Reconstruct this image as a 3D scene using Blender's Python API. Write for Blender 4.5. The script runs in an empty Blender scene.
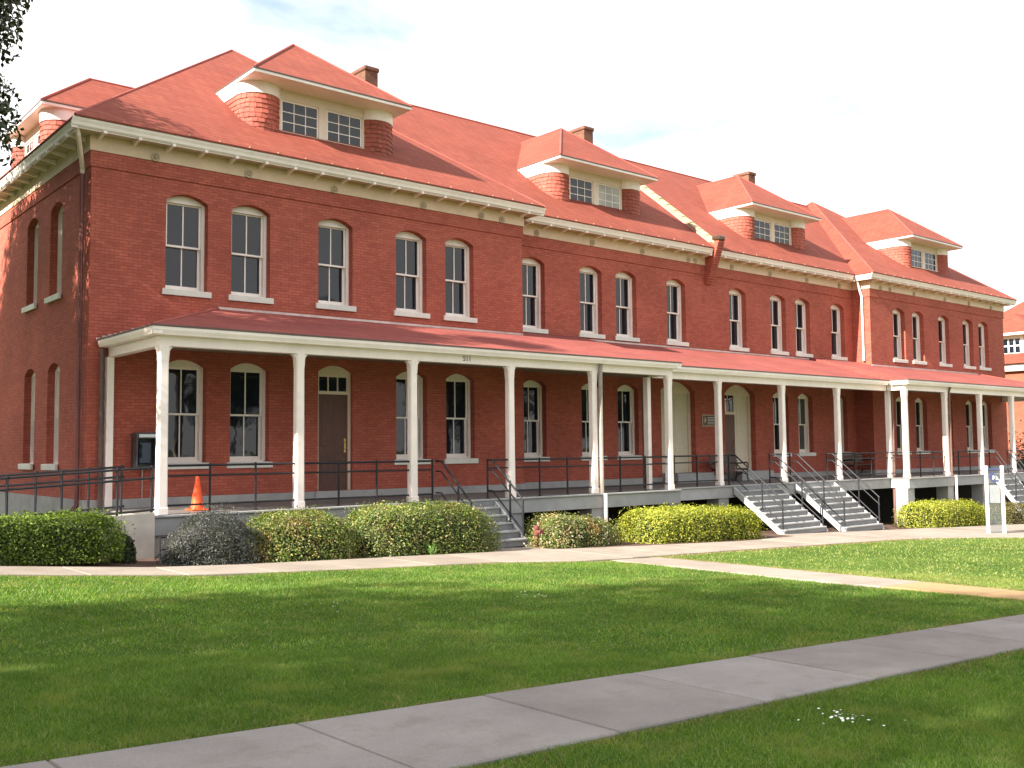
import bpy, math, random
import numpy as np
from mathutils import Vector, Matrix
random.seed(7); rng = np.random.default_rng(7)
S = bpy.context.scene
COL = S.collection
rad = math.radians

# ------------------------------------------------------------------ camera
YAW, PITCH, ROLL = 0.69698, 0.06563, -0.00993
CAM = Vector((-6.782, -22.270, 1.1815))
fw = Vector((math.sin(YAW)*math.cos(PITCH), math.cos(YAW)*math.cos(PITCH), math.sin(PITCH)))
rt = Vector((math.cos(YAW), -math.sin(YAW), 0)); up = rt.cross(fw)
c_, s_ = math.cos(ROLL), math.sin(ROLL)
rt2 = rt*c_ + up*s_; up2 = up*c_ - rt*s_
cd = bpy.data.cameras.new('camera'); co = bpy.data.objects.new('camera', cd); COL.objects.link(co)
cd.sensor_width = 36; cd.lens = 1002.28/1024*36; cd.clip_end = 3000; cd.clip_start = 0.05
co.matrix_world = Matrix(((rt2.x, up2.x, -fw.x, CAM.x), (rt2.y, up2.y, -fw.y, CAM.y), (rt2.z, up2.z, -fw.z, CAM.z), (0, 0, 0, 1)))
S.camera = co

# ------------------------------------------------------------------ sky and sun
SUN_EL, SUN_AZ = 31.0, 3.5        # light travels towards +X, very slightly towards +Y
w = bpy.data.worlds.new('World'); S.world = w; w.use_nodes = True
nt = w.node_tree; nt.nodes.clear()
def N(t, ty, **kw):
    n = t.nodes.new(ty)
    for k, v in kw.items(): setattr(n, k, v)
    return n
sky = N(nt, 'ShaderNodeTexSky', sky_type='NISHITA', sun_disc=False, sun_elevation=rad(SUN_EL), sun_rotation=rad(270-SUN_AZ), altitude=20, air_density=1.0, dust_density=1.2)
tc = N(nt, 'ShaderNodeTexCoord')
no = N(nt, 'ShaderNodeTexNoise'); no.inputs['Scale'].default_value = 2.3; no.inputs['Detail'].default_value = 9; no.inputs['Roughness'].default_value = 0.56; no.inputs['Distortion'].default_value = 0.35
mp = N(nt, 'ShaderNodeMapping'); mp.inputs['Scale'].default_value = (1, 1, 2.0); mp.inputs['Location'].default_value = (3.1, 0.7, 0.4)
cr = N(nt, 'ShaderNodeValToRGB'); cr.color_ramp.elements[0].position = 0.30; cr.color_ramp.elements[1].position = 0.52
mx = N(nt, 'ShaderNodeMixRGB'); mx.inputs[2].default_value = (5.7, 5.6, 5.55, 1)
bg = N(nt, 'ShaderNodeBackground'); bg.inputs['Strength'].default_value = 0.095
ow = N(nt, 'ShaderNodeOutputWorld')
L = nt.links.new
L(tc.outputs['Generated'], mp.inputs[0]); L(mp.outputs[0], no.inputs['Vector']); L(no.outputs['Fac'], cr.inputs[0])
L(cr.outputs[0], mx.inputs[0]); L(sky.outputs[0], mx.inputs[1]); L(mx.outputs[0], bg.inputs['Color']); L(bg.outputs[0], ow.inputs[0])
sl = bpy.data.lights.new('sun', 'SUN'); sl.energy = 5.0; sl.angle = rad(0.55); sl.color = (1, .93, .82)
so = bpy.data.objects.new('sun', sl); COL.objects.link(so)
sd = Vector((math.cos(rad(SUN_EL))*math.cos(rad(SUN_AZ)), math.cos(rad(SUN_EL))*math.sin(rad(SUN_AZ)), -math.sin(rad(SUN_EL))))
so.rotation_euler = sd.to_track_quat('-Z', 'Y').to_euler()
so.location = (-30, -5, 30)
V = S.view_settings; V.view_transform = 'Standard'; V.look = 'None'; V.gamma = 1; V.exposure = 1.72; V.use_curve_mapping = False
S.render.engine = 'CYCLES'

# ------------------------------------------------------------------ ground height
def sstep(a, b, x):
    t = np.clip((x-a)/(b-a), 0, 1); return t*t*(3-2*t)
def G(x, y):
    x = np.asarray(x, float); y = np.asarray(y, float)
    xc = np.clip(x, -40, 90)
    z = -0.80-0.034*xc
    z = z + 0.055*np.clip(-xc, 0, 4.5)*sstep(-13, -7, y)
    return z
def g(x, y): return float(G(x, y))

# ------------------------------------------------------------------ materials
MAT = {}
def base_mat(name):
    m = bpy.data.materials.new(name); m.use_nodes = True
    t = m.node_tree; b = t.nodes['Principled BSDF']; MAT[name] = m
    return m, t, b
def noise(t, scale, detail=4, rough=.55, vec=None):
    n = N(t, 'ShaderNodeTexNoise'); n.inputs['Scale'].default_value = scale; n.inputs['Detail'].default_value = detail; n.inputs['Roughness'].default_value = rough
    if vec is not None: t.links.new(vec, n.inputs['Vector'])
    return n.outputs['Fac']
def ramp(t, fac, stops):
    r = N(t, 'ShaderNodeValToRGB'); e = r.color_ramp.elements
    while len(e) < len(stops): e.new(0.5)
    for k, (p, c) in enumerate(stops):
        e[k].position = p; e[k].color = (*c, 1) if len(c) == 3 else c
    t.links.new(fac, r.inputs[0]); return r.outputs[0]
def mix(t, fac, a, b, mode='MIX'):
    n = N(t, 'ShaderNodeMixRGB', blend_type=mode)
    for i, v in ((0, fac), (1, a), (2, b)):
        if hasattr(v, 'is_output'): t.links.new(v, n.inputs[i])
        elif i == 0: n.inputs[0].default_value = v
        else: n.inputs[i].default_value = (*v, 1)
    return n.outputs[0]
def pos(t): return N(t, 'ShaderNodeNewGeometry').outputs['Position']
def bump(t, b, h, strength, dist=.02, prev=None):
    n = N(t, 'ShaderNodeBump'); n.inputs['Strength'].default_value = strength; n.inputs['Distance'].default_value = dist
    t.links.new(h, n.inputs['Height'])
    t.links.new(n.outputs[0], b.inputs['Normal'])
def simple(name, c, rough=.6, metal=0, var=.15, scale=6, spec=.4, bmp=.1):
    m, t, b = base_mat(name)
    p = pos(t); f = noise(t, scale, 6, .6, p); f2 = noise(t, scale*.13, 3, .5, p)
    lo = tuple(x*(1-var) for x in c); hi = tuple(min(1, x*(1+var)) for x in c)
    col = ramp(t, f, [(.3, lo), (.7, hi)])
    col = mix(t, .5, col, ramp(t, f2, [(.35, lo), (.65, hi)]))
    t.links.new(col, b.inputs['Base Color']); b.inputs['Roughness'].default_value = rough; b.inputs['Metallic'].default_value = metal
    b.inputs['Specular IOR Level'].default_value = spec
    if bmp: bump(t, b, noise(t, scale*5, 4, .6, p), bmp, .01)
    return m
def axis_uv(t, zs=1.0):
    p = pos(t); s = N(t, 'ShaderNodeSeparateXYZ'); t.links.new(p, s.inputs[0])
    a = N(t, 'ShaderNodeMath', operation='ADD'); t.links.new(s.outputs[0], a.inputs[0]); t.links.new(s.outputs[1], a.inputs[1])
    m = N(t, 'ShaderNodeMath', operation='MULTIPLY'); t.links.new(s.outputs[2], m.inputs[0]); m.inputs[1].default_value = zs
    c = N(t, 'ShaderNodeCombineXYZ'); t.links.new(a.outputs[0], c.inputs[0]); t.links.new(m.outputs[0], c.inputs[1])
    return p, c.outputs[0], s
def bricks(name, c1, c2, mortar, bw, rh, ms, stain=None, var=.35, rough=.85, bstr=.5, zs=1., spec=.25):
    m, t, b = base_mat(name)
    p, uv, s = axis_uv(t, zs)
    n = N(t, 'ShaderNodeTexBrick'); n.offset = .5
    n.inputs['Color1'].default_value = (*c1, 1); n.inputs['Color2'].default_value = (*c2, 1); n.inputs['Mortar'].default_value = (*mortar, 1)
    n.inputs['Scale'].default_value = 1; n.inputs['Mortar Size'].default_value = ms; n.inputs['Mortar Smooth'].default_value = .3
    n.inputs['Brick Width'].default_value = bw; n.inputs['Row Height'].default_value = rh; n.inputs['Bias'].default_value = -.15
    t.links.new(uv, n.inputs['Vector'])
    col = n.outputs['Color']
    f = noise(t, .55, 5, .6, p); k = 1-var
    col = mix(t, 1, col, ramp(t, f, [(.3, (k, k, k)), (.7, (1, 1, 1))]), 'MULTIPLY')
    f3 = noise(t, 9, 4, .7, p)
    col = mix(t, 1, col, ramp(t, f3, [(.3, (.82, .8, .8)), (.65, (1, 1, 1))]), 'MULTIPLY')
    if stain:
        mpp = N(t, 'ShaderNodeMapping'); mpp.inputs['Scale'].default_value = stain[2]
        t.links.new(p, mpp.inputs[0])
        col = mix(t, ramp(t, noise(t, 1, 6, .65, mpp.outputs[0]), [(stain[3], (0, 0, 0)), (stain[3]+.12, (stain[1],)*3)]), col, stain[0])
    t.links.new(col, b.inputs['Base Color']); b.inputs['Roughness'].default_value = rough; b.inputs['Specular IOR Level'].default_value = spec
    inv = N(t, 'ShaderNodeMath', operation='SUBTRACT'); inv.inputs[0].default_value = 1; t.links.new(n.outputs['Fac'], inv.inputs[1])
    ad = N(t, 'ShaderNodeMath', operation='MULTIPLY_ADD'); t.links.new(noise(t, 30, 3, .6, p), ad.inputs[0]); ad.inputs[1].default_value = .5; t.links.new(inv.outputs[0], ad.inputs[2])
    bump(t, b, ad.outputs[0], bstr, .008)
    return m
bricks('brick', (.52, .133, .088), (.405, .093, .063), (.325, .092, .068), .205, .070, .009, stain=((.55, .27, .20), .5, (4.5, 4.5, 13), .64), var=.28)
bricks('brick_orange', (.40, .12, .07), (.34, .09, .055), (.33, .16, .11), .215, .075, .006)
bricks('brick_brown', (.22, .10, .06), (.16, .06, .04), (.22, .15, .12), .215, .075, .006)
bricks('roof_red', (.285, .074, .047), (.24, .056, .037), (.17, .040, .029), .33, .135, .010, stain=((.20, .05, .045), .6, (.9, .9, .5), .58), var=.22, bstr=.35, rough=.9, zs=1.2)
bricks('porch_red', (.32, .088, .070), (.27, .066, .055), (.21, .052, .046), .5, .05, .004, stain=((.19, .045, .05), .7, (.5, 2.5, 2.5), .55), var=.25, bstr=.3, rough=.9)
simple('shingle', (.34, .085, .058), .8, var=.45, scale=7, bmp=.3)
simple('ridge', (.30, .072, .055), .85, var=.3, scale=5)
simple('cream', (.70, .555, .455), .5, var=.10, scale=5, bmp=.05)
simple('frieze', (.64, .465, .325), .55, var=.14, scale=4, bmp=.05)
simple('white_paint', (.84, .74, .69), .45, var=.10, scale=5, bmp=.05)
simple('sill_stone', (.66, .63, .58), .6, var=.12, scale=8)
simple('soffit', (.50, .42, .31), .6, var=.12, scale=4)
simple('riser_grey', (.20, .20, .205), .6, var=.25, scale=4)
simple('stringer', (.40, .40, .40), .5, var=.15, scale=4)
simple('grey_paint', (.30, .30, .30), .55, var=.2, scale=4, bmp=.08)
simple('deck_wood', (.17, .155, .145), .6, var=.3, scale=5, bmp=.15)
simple('stone', (.33, .32, .31), .85, var=.25, scale=4, bmp=.25)
simple('black_metal', (.014, .014, .018), .55, var=.3, scale=12, spec=.3, bmp=.03)
simple('pipe_brown', (.15, .075, .058), .5, var=.4, scale=6)
simple('gutter_dark', (.10, .065, .055), .5, var=.3, scale=5)
simple('pipe_red', (.17, .055, .05), .5, var=.3, scale=5)
simple('pipe_grey', (.28, .24, .20), .5, var=.35, scale=5)
simple('door_brown', (.105, .042, .032), .5, var=.25, scale=5, bmp=.08)
simple('door_pale', (.62, .525, .41), .5, var=.08, scale=4)
simple('brass', (.55, .38, .12), .35, 1, var=.15)
simple('shade_black', (.02, .018, .016), .9, var=.3)
simple('tile_buff', (.46, .33, .19), .8, var=.3, scale=6)
simple('flash_pink', (.40, .25, .21), .7, var=.25, scale=3)
simple('concrete_ramp', (.36, .33, .30), .85, var=.3, scale=2.5, bmp=.2)
simple('mulch', (.085, .045, .03), .95, var=.6, scale=22, bmp=.9)
simple('cone_orange', (.85, .095, .02), .45, var=.06, scale=6, bmp=0)
simple('rust', (.12, .035, .024), .7, var=.4, scale=20)
simple('phone_dark', (.045, .05, .055), .35, var=.3, scale=10, spec=.5)
simple('phone_blue', (.03, .045, .09), .3, var=.3, scale=10, spec=.6)
simple('steel', (.5, .5, .52), .3, 1, var=.15)
simple('bench_wood', (.085, .06, .05), .6, var=.4, scale=14)
simple('bronze', (.09, .055, .035), .4, .6, var=.3)
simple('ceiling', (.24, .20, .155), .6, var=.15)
simple('flash_white', (.55, .44, .42), .7, var=.35, scale=6)
simple('anchor', (.40, .30, .20), .6, var=.2)
simple('bronze_light', (.42, .34, .26), .45, .5, var=.2)
simple('bark', (.09, .065, .05), .95, var=.4, scale=6, bmp=.6)
simple('petal', (.85, .85, .80), .6, var=.03, bmp=0)
simple('ink', (.10, .09, .08), .7, var=.1, bmp=0)
simple('ink_pale', (.62, .66, .70), .6, var=.1, bmp=0)
simple('notice_grey', (.17, .18, .19), .5, var=.2, scale=9, bmp=0)
simple('navy', (.03, .04, .10), .5, var=.1, bmp=0)
def glass(name, c, rough=.03, extra=.0):
    m, t, b = base_mat(name); p = pos(t)
    col = ramp(t, noise(t, 1.1, 3, .5, p), [(.35, tuple(x*.6 for x in c)), (.65, c)])
    t.links.new(col, b.inputs['Base Color']); b.inputs['Roughness'].default_value = rough; b.inputs['IOR'].default_value = 1.52
    b.inputs['Specular IOR Level'].default_value = .5+extra
    bump(t, b, noise(t, 1.6, 2, .5, p), .22, .02)
    return m
glass('glass', (.010, .014, .022), extra=-.05); glass('glass_curtain', (.10, .10, .09)); glass('glass_blind', (.42, .40, .34), .2)
m, t, b = base_mat('clear_panel'); b.inputs['Base Color'].default_value = (.10, .12, .13, 1); b.inputs['Roughness'].default_value = .08; b.inputs['Alpha'].default_value = .25
# concrete paving
def paving(name, c):
    m, t, b = base_mat(name); p = pos(t)
    col = ramp(t, noise(t, 1.0, 6, .65, p), [(.3, tuple(x*.72 for x in c)), (.7, c)])
    col = mix(t, .55, col, mix(t, 1, col, ramp(t, noise(t, 60, 3, .7, p), [(.35, (.72, .70, .68)), (.65, (1, 1, 1))]), 'MULTIPLY'))
    oi = N(t, 'ShaderNodeObjectInfo').outputs['Random']
    col = mix(t, 1, col, ramp(t, oi, [(0, (.84, .82, .80)), (1, (1.0, 1.0, 1.0))]), 'MULTIPLY')
    st = ramp(t, noise(t, 2.6, 7, .7, p), [(.52, (0, 0, 0)), (.68, (.6, .6, .6))])
    col = mix(t, st, col, (c[0]*.60, c[1]*.54, c[2]*.48))
    t.links.new(col, b.inputs['Base Color']); b.inputs['Roughness'].default_value = .9; b.inputs['Specular IOR Level'].default_value = .2
    bump(t, b, noise(t, 90, 4, .7, p), .25, .004)
paving('concrete_walk', (.31, .285, .272)); paving('concrete_path', (.36, .31, .265)); paving('path_sand', (.46, .31, .16))
# leaves: colour varies leaf by leaf
def leafmat(name, stops, trans=.35, rough=.5, patch=None):
    m, t, b = base_mat(name)
    geo = N(t, 'ShaderNodeNewGeometry'); rnd = geo.outputs['Random Per Island']
    col = ramp(t, rnd, stops)
    pn = noise(t, 1.7, 4, .6, geo.outputs['Position'])
    if patch:
        col = mix(t, 1, col, ramp(t, noise(t, .8, 5, .6, geo.outputs['Position']), [(.32, (.62, .66, .6)), (.62, (1.08, 1.06, 1.05))]), 'MULTIPLY')
        col = mix(t, ramp(t, pn, [(patch[1], (0, 0, 0)), (patch[1]+.15, (patch[2],)*3)]), col, patch[0])
    else: col = mix(t, 1, col, ramp(t, pn, [(.3, (.7, .7, .7)), (.7, (1.1, 1.1, 1.1))]), 'MULTIPLY')
    t.links.new(col, b.inputs['Base Color']); b.inputs['Roughness'].default_value = rough; b.inputs['Specular IOR Level'].default_value = .35
    tr = N(t, 'ShaderNodeBsdfTranslucent'); t.links.new(mix(t, 1, col, (1.3, 1.4, .6), 'MULTIPLY'), tr.inputs[0])
    ms = N(t, 'ShaderNodeMixShader'); ms.inputs[0].default_value = trans
    o = t.nodes['Material Output']; t.links.new(b.outputs[0], ms.inputs[1]); t.links.new(tr.outputs[0], ms.inputs[2]); t.links.new(ms.outputs[0], o.inputs[0])
leafmat('leaf_tree', [(0, (.022, .032, .012)), (.5, (.036, .050, .018)), (1, (.06, .07, .028))], .2)
leafmat('leaf_box', [(0, (.05, .09, .012)), (.5, (.11, .17, .02)), (1, (.20, .26, .035))])
leafmat('leaf_grey', [(0, (.035, .040, .032)), (.5, (.07, .072, .065)), (.8, (.12, .11, .125)), (1, (.07, .10, .045))], .2)
leafmat('leaf_var', [(0, (.045, .08, .015)), (.5, (.12, .18, .03)), (.78, (.25, .27, .055)), (.93, (.36, .31, .12)), (1, (.52, .44, .28))], .25, patch=((.20, .075, .03), .54, .5))
leafmat('leaf_flower', [(0, (.045, .085, .015)), (.5, (.12, .18, .03)), (.72, (.26, .22, .07)), (.88, (.40, .30, .15)), (1, (.75, .64, .52))], .25, patch=((.28, .13, .05), .54, .5))
leafmat('leaf_lime', [(0, (.10, .14, .012)), (.4, (.24, .28, .025)), (.75, (.42, .42, .05)), (1, (.55, .50, .10))])
leafmat('leaf_olive', [(0, (.07, .07, .02)), (.5, (.14, .13, .04)), (1, (.26, .20, .08))])
leafmat('leaf_weed', [(0, (.16, .35, .08)), (1, (.35, .55, .2))])
leafmat('grass_blade', [(0, (.072, .155, .018)), (.5, (.128, .236, .034)), (.88, (.215, .31, .07)), (.97, (.36, .36, .15)), (1, (.42, .38, .19))], .5, patch=((.25, .28, .075), .52, .7))
leafmat('grass_pale', [(0, (.14, .20, .035)), (.5, (.22, .29, .065)), (.85, (.31, .35, .11)), (1, (.46, .42, .21))], .5, patch=((.34, .33, .12), .52, .7))  # paler blade colours, used right of the cross path
leafmat('grass_dry', [(0, (.16, .17, .04)), (.5, (.30, .24, .09)), (1, (.38, .30, .15))], .3)
m, t, b = base_mat('core_shade'); b.inputs['Base Color'].default_value = (.022, .026, .010, 1); b.inputs['Roughness'].default_value = 1  # dark colour of the filler cores inside the shrubs
m, t, b = base_mat('lawn'); p = pos(t)
col = ramp(t, noise(t, .45, 6, .6, p), [(.3, (.05, .10, .015)), (.55, (.085, .155, .025)), (.75, (.15, .19, .045))])
col = mix(t, 1, col, ramp(t, noise(t, 45, 4, .7, p), [(.3, (.55, .55, .5)), (.7, (1.15, 1.15, 1.1))]), 'MULTIPLY')
t.links.new(col, b.inputs['Base Color']); b.inputs['Roughness'].default_value = .95; b.inputs['Specular IOR Level'].default_value = .1
bump(t, b, noise(t, 70, 4, .7, p), .8, .03)

# ------------------------------------------------------------------ mesh helpers
class MB:
    def __init__(s): s.v = []; s.f = []
    def add(s, vs, fs):
        o = len(s.v); s.v += [tuple(v) for v in vs]; s.f += [tuple(i+o for i in f) for f in fs]; return s
    def quad(s, a, b, c, d): return s.add((a, b, c, d), ((0, 1, 2, 3),))
    def hexa(s, v): return s.add(v, ((3, 2, 1, 0), (4, 5, 6, 7), (0, 1, 5, 4), (1, 2, 6, 5), (2, 3, 7, 6), (3, 0, 4, 7)))
    def box(s, x0, x1, y0, y1, z0, z1, bev=0):
        if bev:
            q = bev; rings = []
            for z, e in ((z0, q), (z0+q, 0), (z1-q, 0), (z1, q)):
                X0, X1, Y0, Y1 = x0+e, x1-e, y0+e, y1-e
                rings.append([(X0+(q-e), Y0, z), (X1-(q-e), Y0, z), (X1, Y0+(q-e), z), (X1, Y1-(q-e), z), (X1-(q-e), Y1, z), (X0+(q-e), Y1, z), (X0, Y1-(q-e), z), (X0, Y0+(q-e), z)])
            return s.loft(rings)
        return s.hexa([(x0, y0, z0), (x1, y0, z0), (x1, y1, z0), (x0, y1, z0), (x0, y0, z1), (x1, y0, z1), (x1, y1, z1), (x0, y1, z1)])
    def loft(s, rings, caps=True):
        n = len(rings[0]); vs = [p for r in rings for p in r]; fs = []
        for k in range(len(rings)-1):
            for i in range(n):
                j = (i+1) % n; fs.append((k*n+i, k*n+j, (k+1)*n+j, (k+1)*n+i))
        if caps: fs += [tuple(range(n))[::-1], tuple(range((len(rings)-1)*n, len(rings)*n))]
        return s.add(vs, fs)
    def tube(s, pts, r, n=8, r2=None):
        pts = [Vector(p) for p in pts]; rings = []; m = len(pts)
        for i, p in enumerate(pts):
            d = (pts[min(i+1, m-1)]-pts[max(i-1, 0)]).normalized()
            a = d.cross(Vector((0, 0, 1)));
            if a.length < 1e-3: a = Vector((1, 0, 0))
            a.normalize(); b_ = a.cross(d); q = r if r2 is None else r+(r2-r)*i/(m-1)
            rings.append([p+(a*math.cos(6.2832*k/n)+b_*math.sin(6.2832*k/n))*q for k in range(n)])
        return s.loft(rings)
    def extr(s, prof, axis, a, b_):           # closed profile of (h, z) pairs, swept along x (h = y) or y (h = x)
        mk = (lambda t_: [(t_, h, z) for h, z in prof]) if axis == 'x' else (lambda t_: [(h, t_, z) for h, z in prof])
        return s.loft([mk(a), mk(b_)])
    def revolve(s, prof, cx=0, cy=0, n=20):
        return s.loft([[(cx+r*math.cos(6.2832*k/n), cy+r*math.sin(6.2832*k/n), z) for k in range(n)] for r, z in prof])
    def mesh(s, name, mat, smooth=False):
        me = bpy.data.meshes.new(name); me.from_pydata(s.v, [], s.f); me.update()
        if mat: me.materials.append(MAT[mat])
        if smooth: me.polygons.foreach_set('use_smooth', [True]*len(me.polygons))
        return me
    def build(s, name, mat, parent=None, loc=(0, 0, 0), rz=0, smooth=False, kind=None):
        return place(name, s.mesh(name, mat, smooth), parent, loc, rz, kind)
def place(name, me, parent=None, loc=(0, 0, 0), rz=0, kind=None):
    o = bpy.data.objects.new(name, me); COL.objects.link(o); o.parent = parent; o.location = loc; o.rotation_euler = (0, 0, rz)
    if kind: o['kind'] = kind
    return o
def thing(name, label, cat, loc=(0, 0, 0), rz=0, group=None):
    o = place(name, None, None, loc, rz); o['label'] = label; o['category'] = cat
    if group: o['group'] = group
    return o
def npmesh(name, verts, faces_n, mat, idx=None):
    """verts (M,3) array, consecutive groups of faces_n verts form a face (or idx array (F,n))"""
    me = bpy.data.meshes.new(name); verts = np.asarray(verts, np.float32)
    M = len(verts); me.vertices.add(M); me.vertices.foreach_set('co', verts.ravel())
    idx = np.arange(M, dtype=np.int32) if idx is None else np.asarray(idx, np.int32).ravel()
    F = len(idx)//faces_n
    me.loops.add(len(idx)); me.loops.foreach_set('vertex_index', idx)
    me.polygons.add(F); me.polygons.foreach_set('loop_start', np.arange(0, F*faces_n, faces_n, dtype=np.int32))
    me.update(calc_edges=True); me.materials.append(MAT[mat]); return me
def leaf_quads(P, Nn, size, aspect=.55, jit=.6, r=rng):
    n = len(P); Nn = Nn+r.normal(0, jit, (n, 3)); Nn /= np.linalg.norm(Nn, axis=1)[:, None]
    a = np.cross(Nn, r.normal(0, 1, (n, 3))); a /= np.linalg.norm(a, axis=1)[:, None]; b = np.cross(Nn, a)
    sz = (size*r.uniform(.6, 1.3, n))[:, None]
    tip = P+a*sz*.5; bs = P-a*sz*.5; l = P+b*sz*aspect*.5+Nn*sz*.08; rr = P-b*sz*aspect*.5+Nn*sz*.08
    return np.stack([bs, l, tip, rr], 1).reshape(-1, 3)

# ------------------------------------------------------------------ ground, paths
def lines(a, b, step, far):
    l = list(np.arange(a, b+1e-6, step)); pre = []; d = step
    x = a
    while x > -far: d *= 1.6; x -= d; pre.append(x)
    post = []; d = step; x = b
    while x < far: d *= 1.6; x += d; post.append(x)
    return pre[::-1]+l+post
gx = np.array(lines(-20, 60, 1.0, 1200)); gy = np.array(lines(-34, 20, 1.0, 1200))
XX, YY = np.meshgrid(gx, gy, indexing='ij'); ZZ = G(XX, YY)
vv = np.stack([XX, YY, ZZ], -1).reshape(-1, 3); ny = len(gy)
ii, jj = np.meshgrid(np.arange(len(gx)-1), np.arange(ny-1), indexing='ij'); q0 = (ii*ny+jj).ravel()
ground = place('lawn_ground', npmesh('lawn_ground', vv, 4, 'lawn', np.stack([q0, q0+ny, q0+ny+1, q0+1], 1)), kind='structure')
def slab(parent, mat, quad, h=.035, gap=.006):
    c = Vector((sum(q[0] for q in quad)/4, sum(q[1] for q in quad)/4, 0)); mb = MB(); lo = []; hi = []; bv = []
    dz = random.uniform(-.004, .004)
    for x, y in quad:
        d = Vector((c.x-x, c.y-y, 0)); d.normalize(); x2, y2 = x+d.x*gap, y+d.y*gap; z = g(x2, y2)
        lo.append((x2, y2, z-.08)); hi.append((x2, y2, z+h-.012+dz)); bv.append((x2+d.x*.014, y2+d.y*.014, z+h+dz))
    mb.loft([lo, hi, bv]); return mb.build('slab', mat, parent)
sw = place('sidewalk', None, kind='structure')
def swl(x): return -16.02-.045*(x+3.0)
def swr(x): return -17.46-.018*(x+3.0)
x = -3.42-1.56*6
while x < 34:
    x1 = x+1.56; slab(sw, 'concrete_walk', [(x, swr(x)), (x1, swr(x1)), (x1-.06, swl(x1)), (x-.06, swl(x))]); x = x1
so_ = MB()
for k in range(48):
    xa, xb = -13+.97*k, -13+.97*(k+1); wa, wb = .05+.03*math.sin(k*2.3), .05+.03*math.sin((k+1)*2.3)
    so_.quad((xa, swl(xa)-.02, g(xa, swl(xa))+.006), (xb, swl(xb)-.02, g(xb, swl(xb))+.006), (xb, swl(xb)+wb, g(xb, swl(xb))+.006), (xa, swl(xa)+wa, g(xa, swl(xa))+.006))
so_.build('soil_edge', 'mulch', kind='structure')
pth = place('building_path', None, kind='structure')
PNX = [-12, -3, .6, 5.6, 6.5, 7.6, 9.2, 13, 17, 20, 22.8, 24, 26, 30, 50]; PNY = [-6.9, -6.85, -6.8, -7.3, -7.75, -7.95, -7.75, -7.6, -7.5, -7.3, -7.7, -8.4, -9.3, -11, -11]
def pn(x): return float(np.interp(x, PNX, PNY))
def pf(x): return float(np.interp(x, [-12, -3, 1.1, 7, 10.9, 15, 19, 25, 50], [-5.45, -5.45, -5.35, -5.35, -5.6, -5.75, -4.9, -4.5, -4.6]))
for k in range(40):
    x = -14+1.5*k; slab(pth, 'concrete_path', [(x, pn(x)), (x+1.5, pn(x+1.5)), (x+1.5, pf(x+1.5)), (x, pf(x))])
def cpl(y): return float(np.interp(-y, [8, 10.2, 12.3, 14.4, 16.5], [7.74, 7.78, 7.84, 8.12, 8.6]))
def cpr(y): return float(np.interp(-y, [8, 10.2, 12.7, 16.5], [9.08, 9.18, 9.28, 9.5]))
cp = place('cross_path', None, kind='structure')
for k in range(6):
    y = -7.98-1.42*k; y1 = y-1.42
    slab(cp, 'concrete_path' if k < 4 else 'path_sand', [(cpl(y1), y1), (cpr(y1), y1), (cpr(y), y), (cpl(y), y)], h=.03)
land = place('stair_landing', None, kind='structure')
for (a, b_, c, d) in ((6.75, 8.65, -5.34, -4.45), (18.6, 21.6, -4.95, -4.25), (21.62, 24.6, -4.6, -4.25), (35, 36.9, -4.6, -4.3)):
    slab(land, 'concrete_path', [(a, c), (b_, c), (b_, d), (a, d)], h=.02)
bed = MB()
bx = [-9]+[x_ for x_ in range(-8, 46)]
for a, b_ in zip(bx[:-1], bx[1:]):
    for (y0, y1) in ((-4.0, .9), (None, -4.0)):
        ya0, yb0 = (pf(a)+.02, pf(b_)+.02) if y0 is None else (y0, y0)
        bed.quad((a, ya0, g(a, ya0)+.014), (b_, yb0, g(b_, yb0)+.014), (b_, y1, g(b_, y1)+.014), (a, y1, g(a, y1)+.014))
bed.build('planting_bed', 'mulch', kind='structure')

# ------------------------------------------------------------------ the barracks
XM = 21.847; XE = 2*XM; WX = 12.3; RX = XE-WX; RC = .82       # mirror axis, right end, wing width, right wing start, recess of the middle
WW = [2.148, 3.724, 6.038, 8.359, 9.988]; CC = [13.423, 15.932, 17.580, 20.112]
B = thing('brick_barracks', 'long red brick barracks with red roofs, dormers and a cream columned porch', 'building')
mir = lambda l: [XE-x for x in l[::-1]]
OW = .495
def panel(mb, O, U, Nn, u0, u1, z0, z1, ops, depth=.42):
    """wall strip with arched openings ops = (centre, half width, sill z, top z, rise)"""
    O, U, Nn = Vector(O), Vector(U), Vector(Nn); Z = Vector((0, 0, 1))
    P = lambda u, z, d=0: O+U*u+Z*z-Nn*d
    x = u0
    for (c, h, zs, zt, rise) in sorted(ops):
        mb.quad(P(x, z0), P(c-h, z0), P(c-h, z1), P(x, z1))
        if zs > z0: mb.quad(P(c-h, z0), P(c+h, z0), P(c+h, zs), P(c-h, zs))
        n = 10; R_ = (h*h+rise*rise)/(2*rise)
        arc = []
        for k in range(n+1):
            u = c-h+2*h*k/n; arc.append((u, zt-R_+math.sqrt(max(R_*R_-(u-c)**2, 0))))
        for (ua, za), (ub, zb) in zip(arc[:-1], arc[1:]):
            mb.quad(P(ua, za), P(ub, zb), P(ub, z1), P(ua, z1)); mb.quad(P(ua, za, depth), P(ub, zb, depth), P(ub, zb), P(ua, za))
        sp = arc[0][1]
        mb.quad(P(c-h, zs), P(c-h, sp), P(c-h, sp, depth), P(c-h, zs, depth)); mb.quad(P(c+h, zs, depth), P(c+h, sp, depth), P(c+h, sp), P(c+h, zs))
        mb.quad(P(c-h, zs), P(c-h, zs, depth), P(c+h, zs, depth), P(c+h, zs))
        x = c+h
    mb.quad(P(x, z0), P(u1, z0), P(u1, z1), P(x, z1))
Z2S, Z2T, Z1S, Z1T = 4.90, 7.13, .95, 3.32
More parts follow.
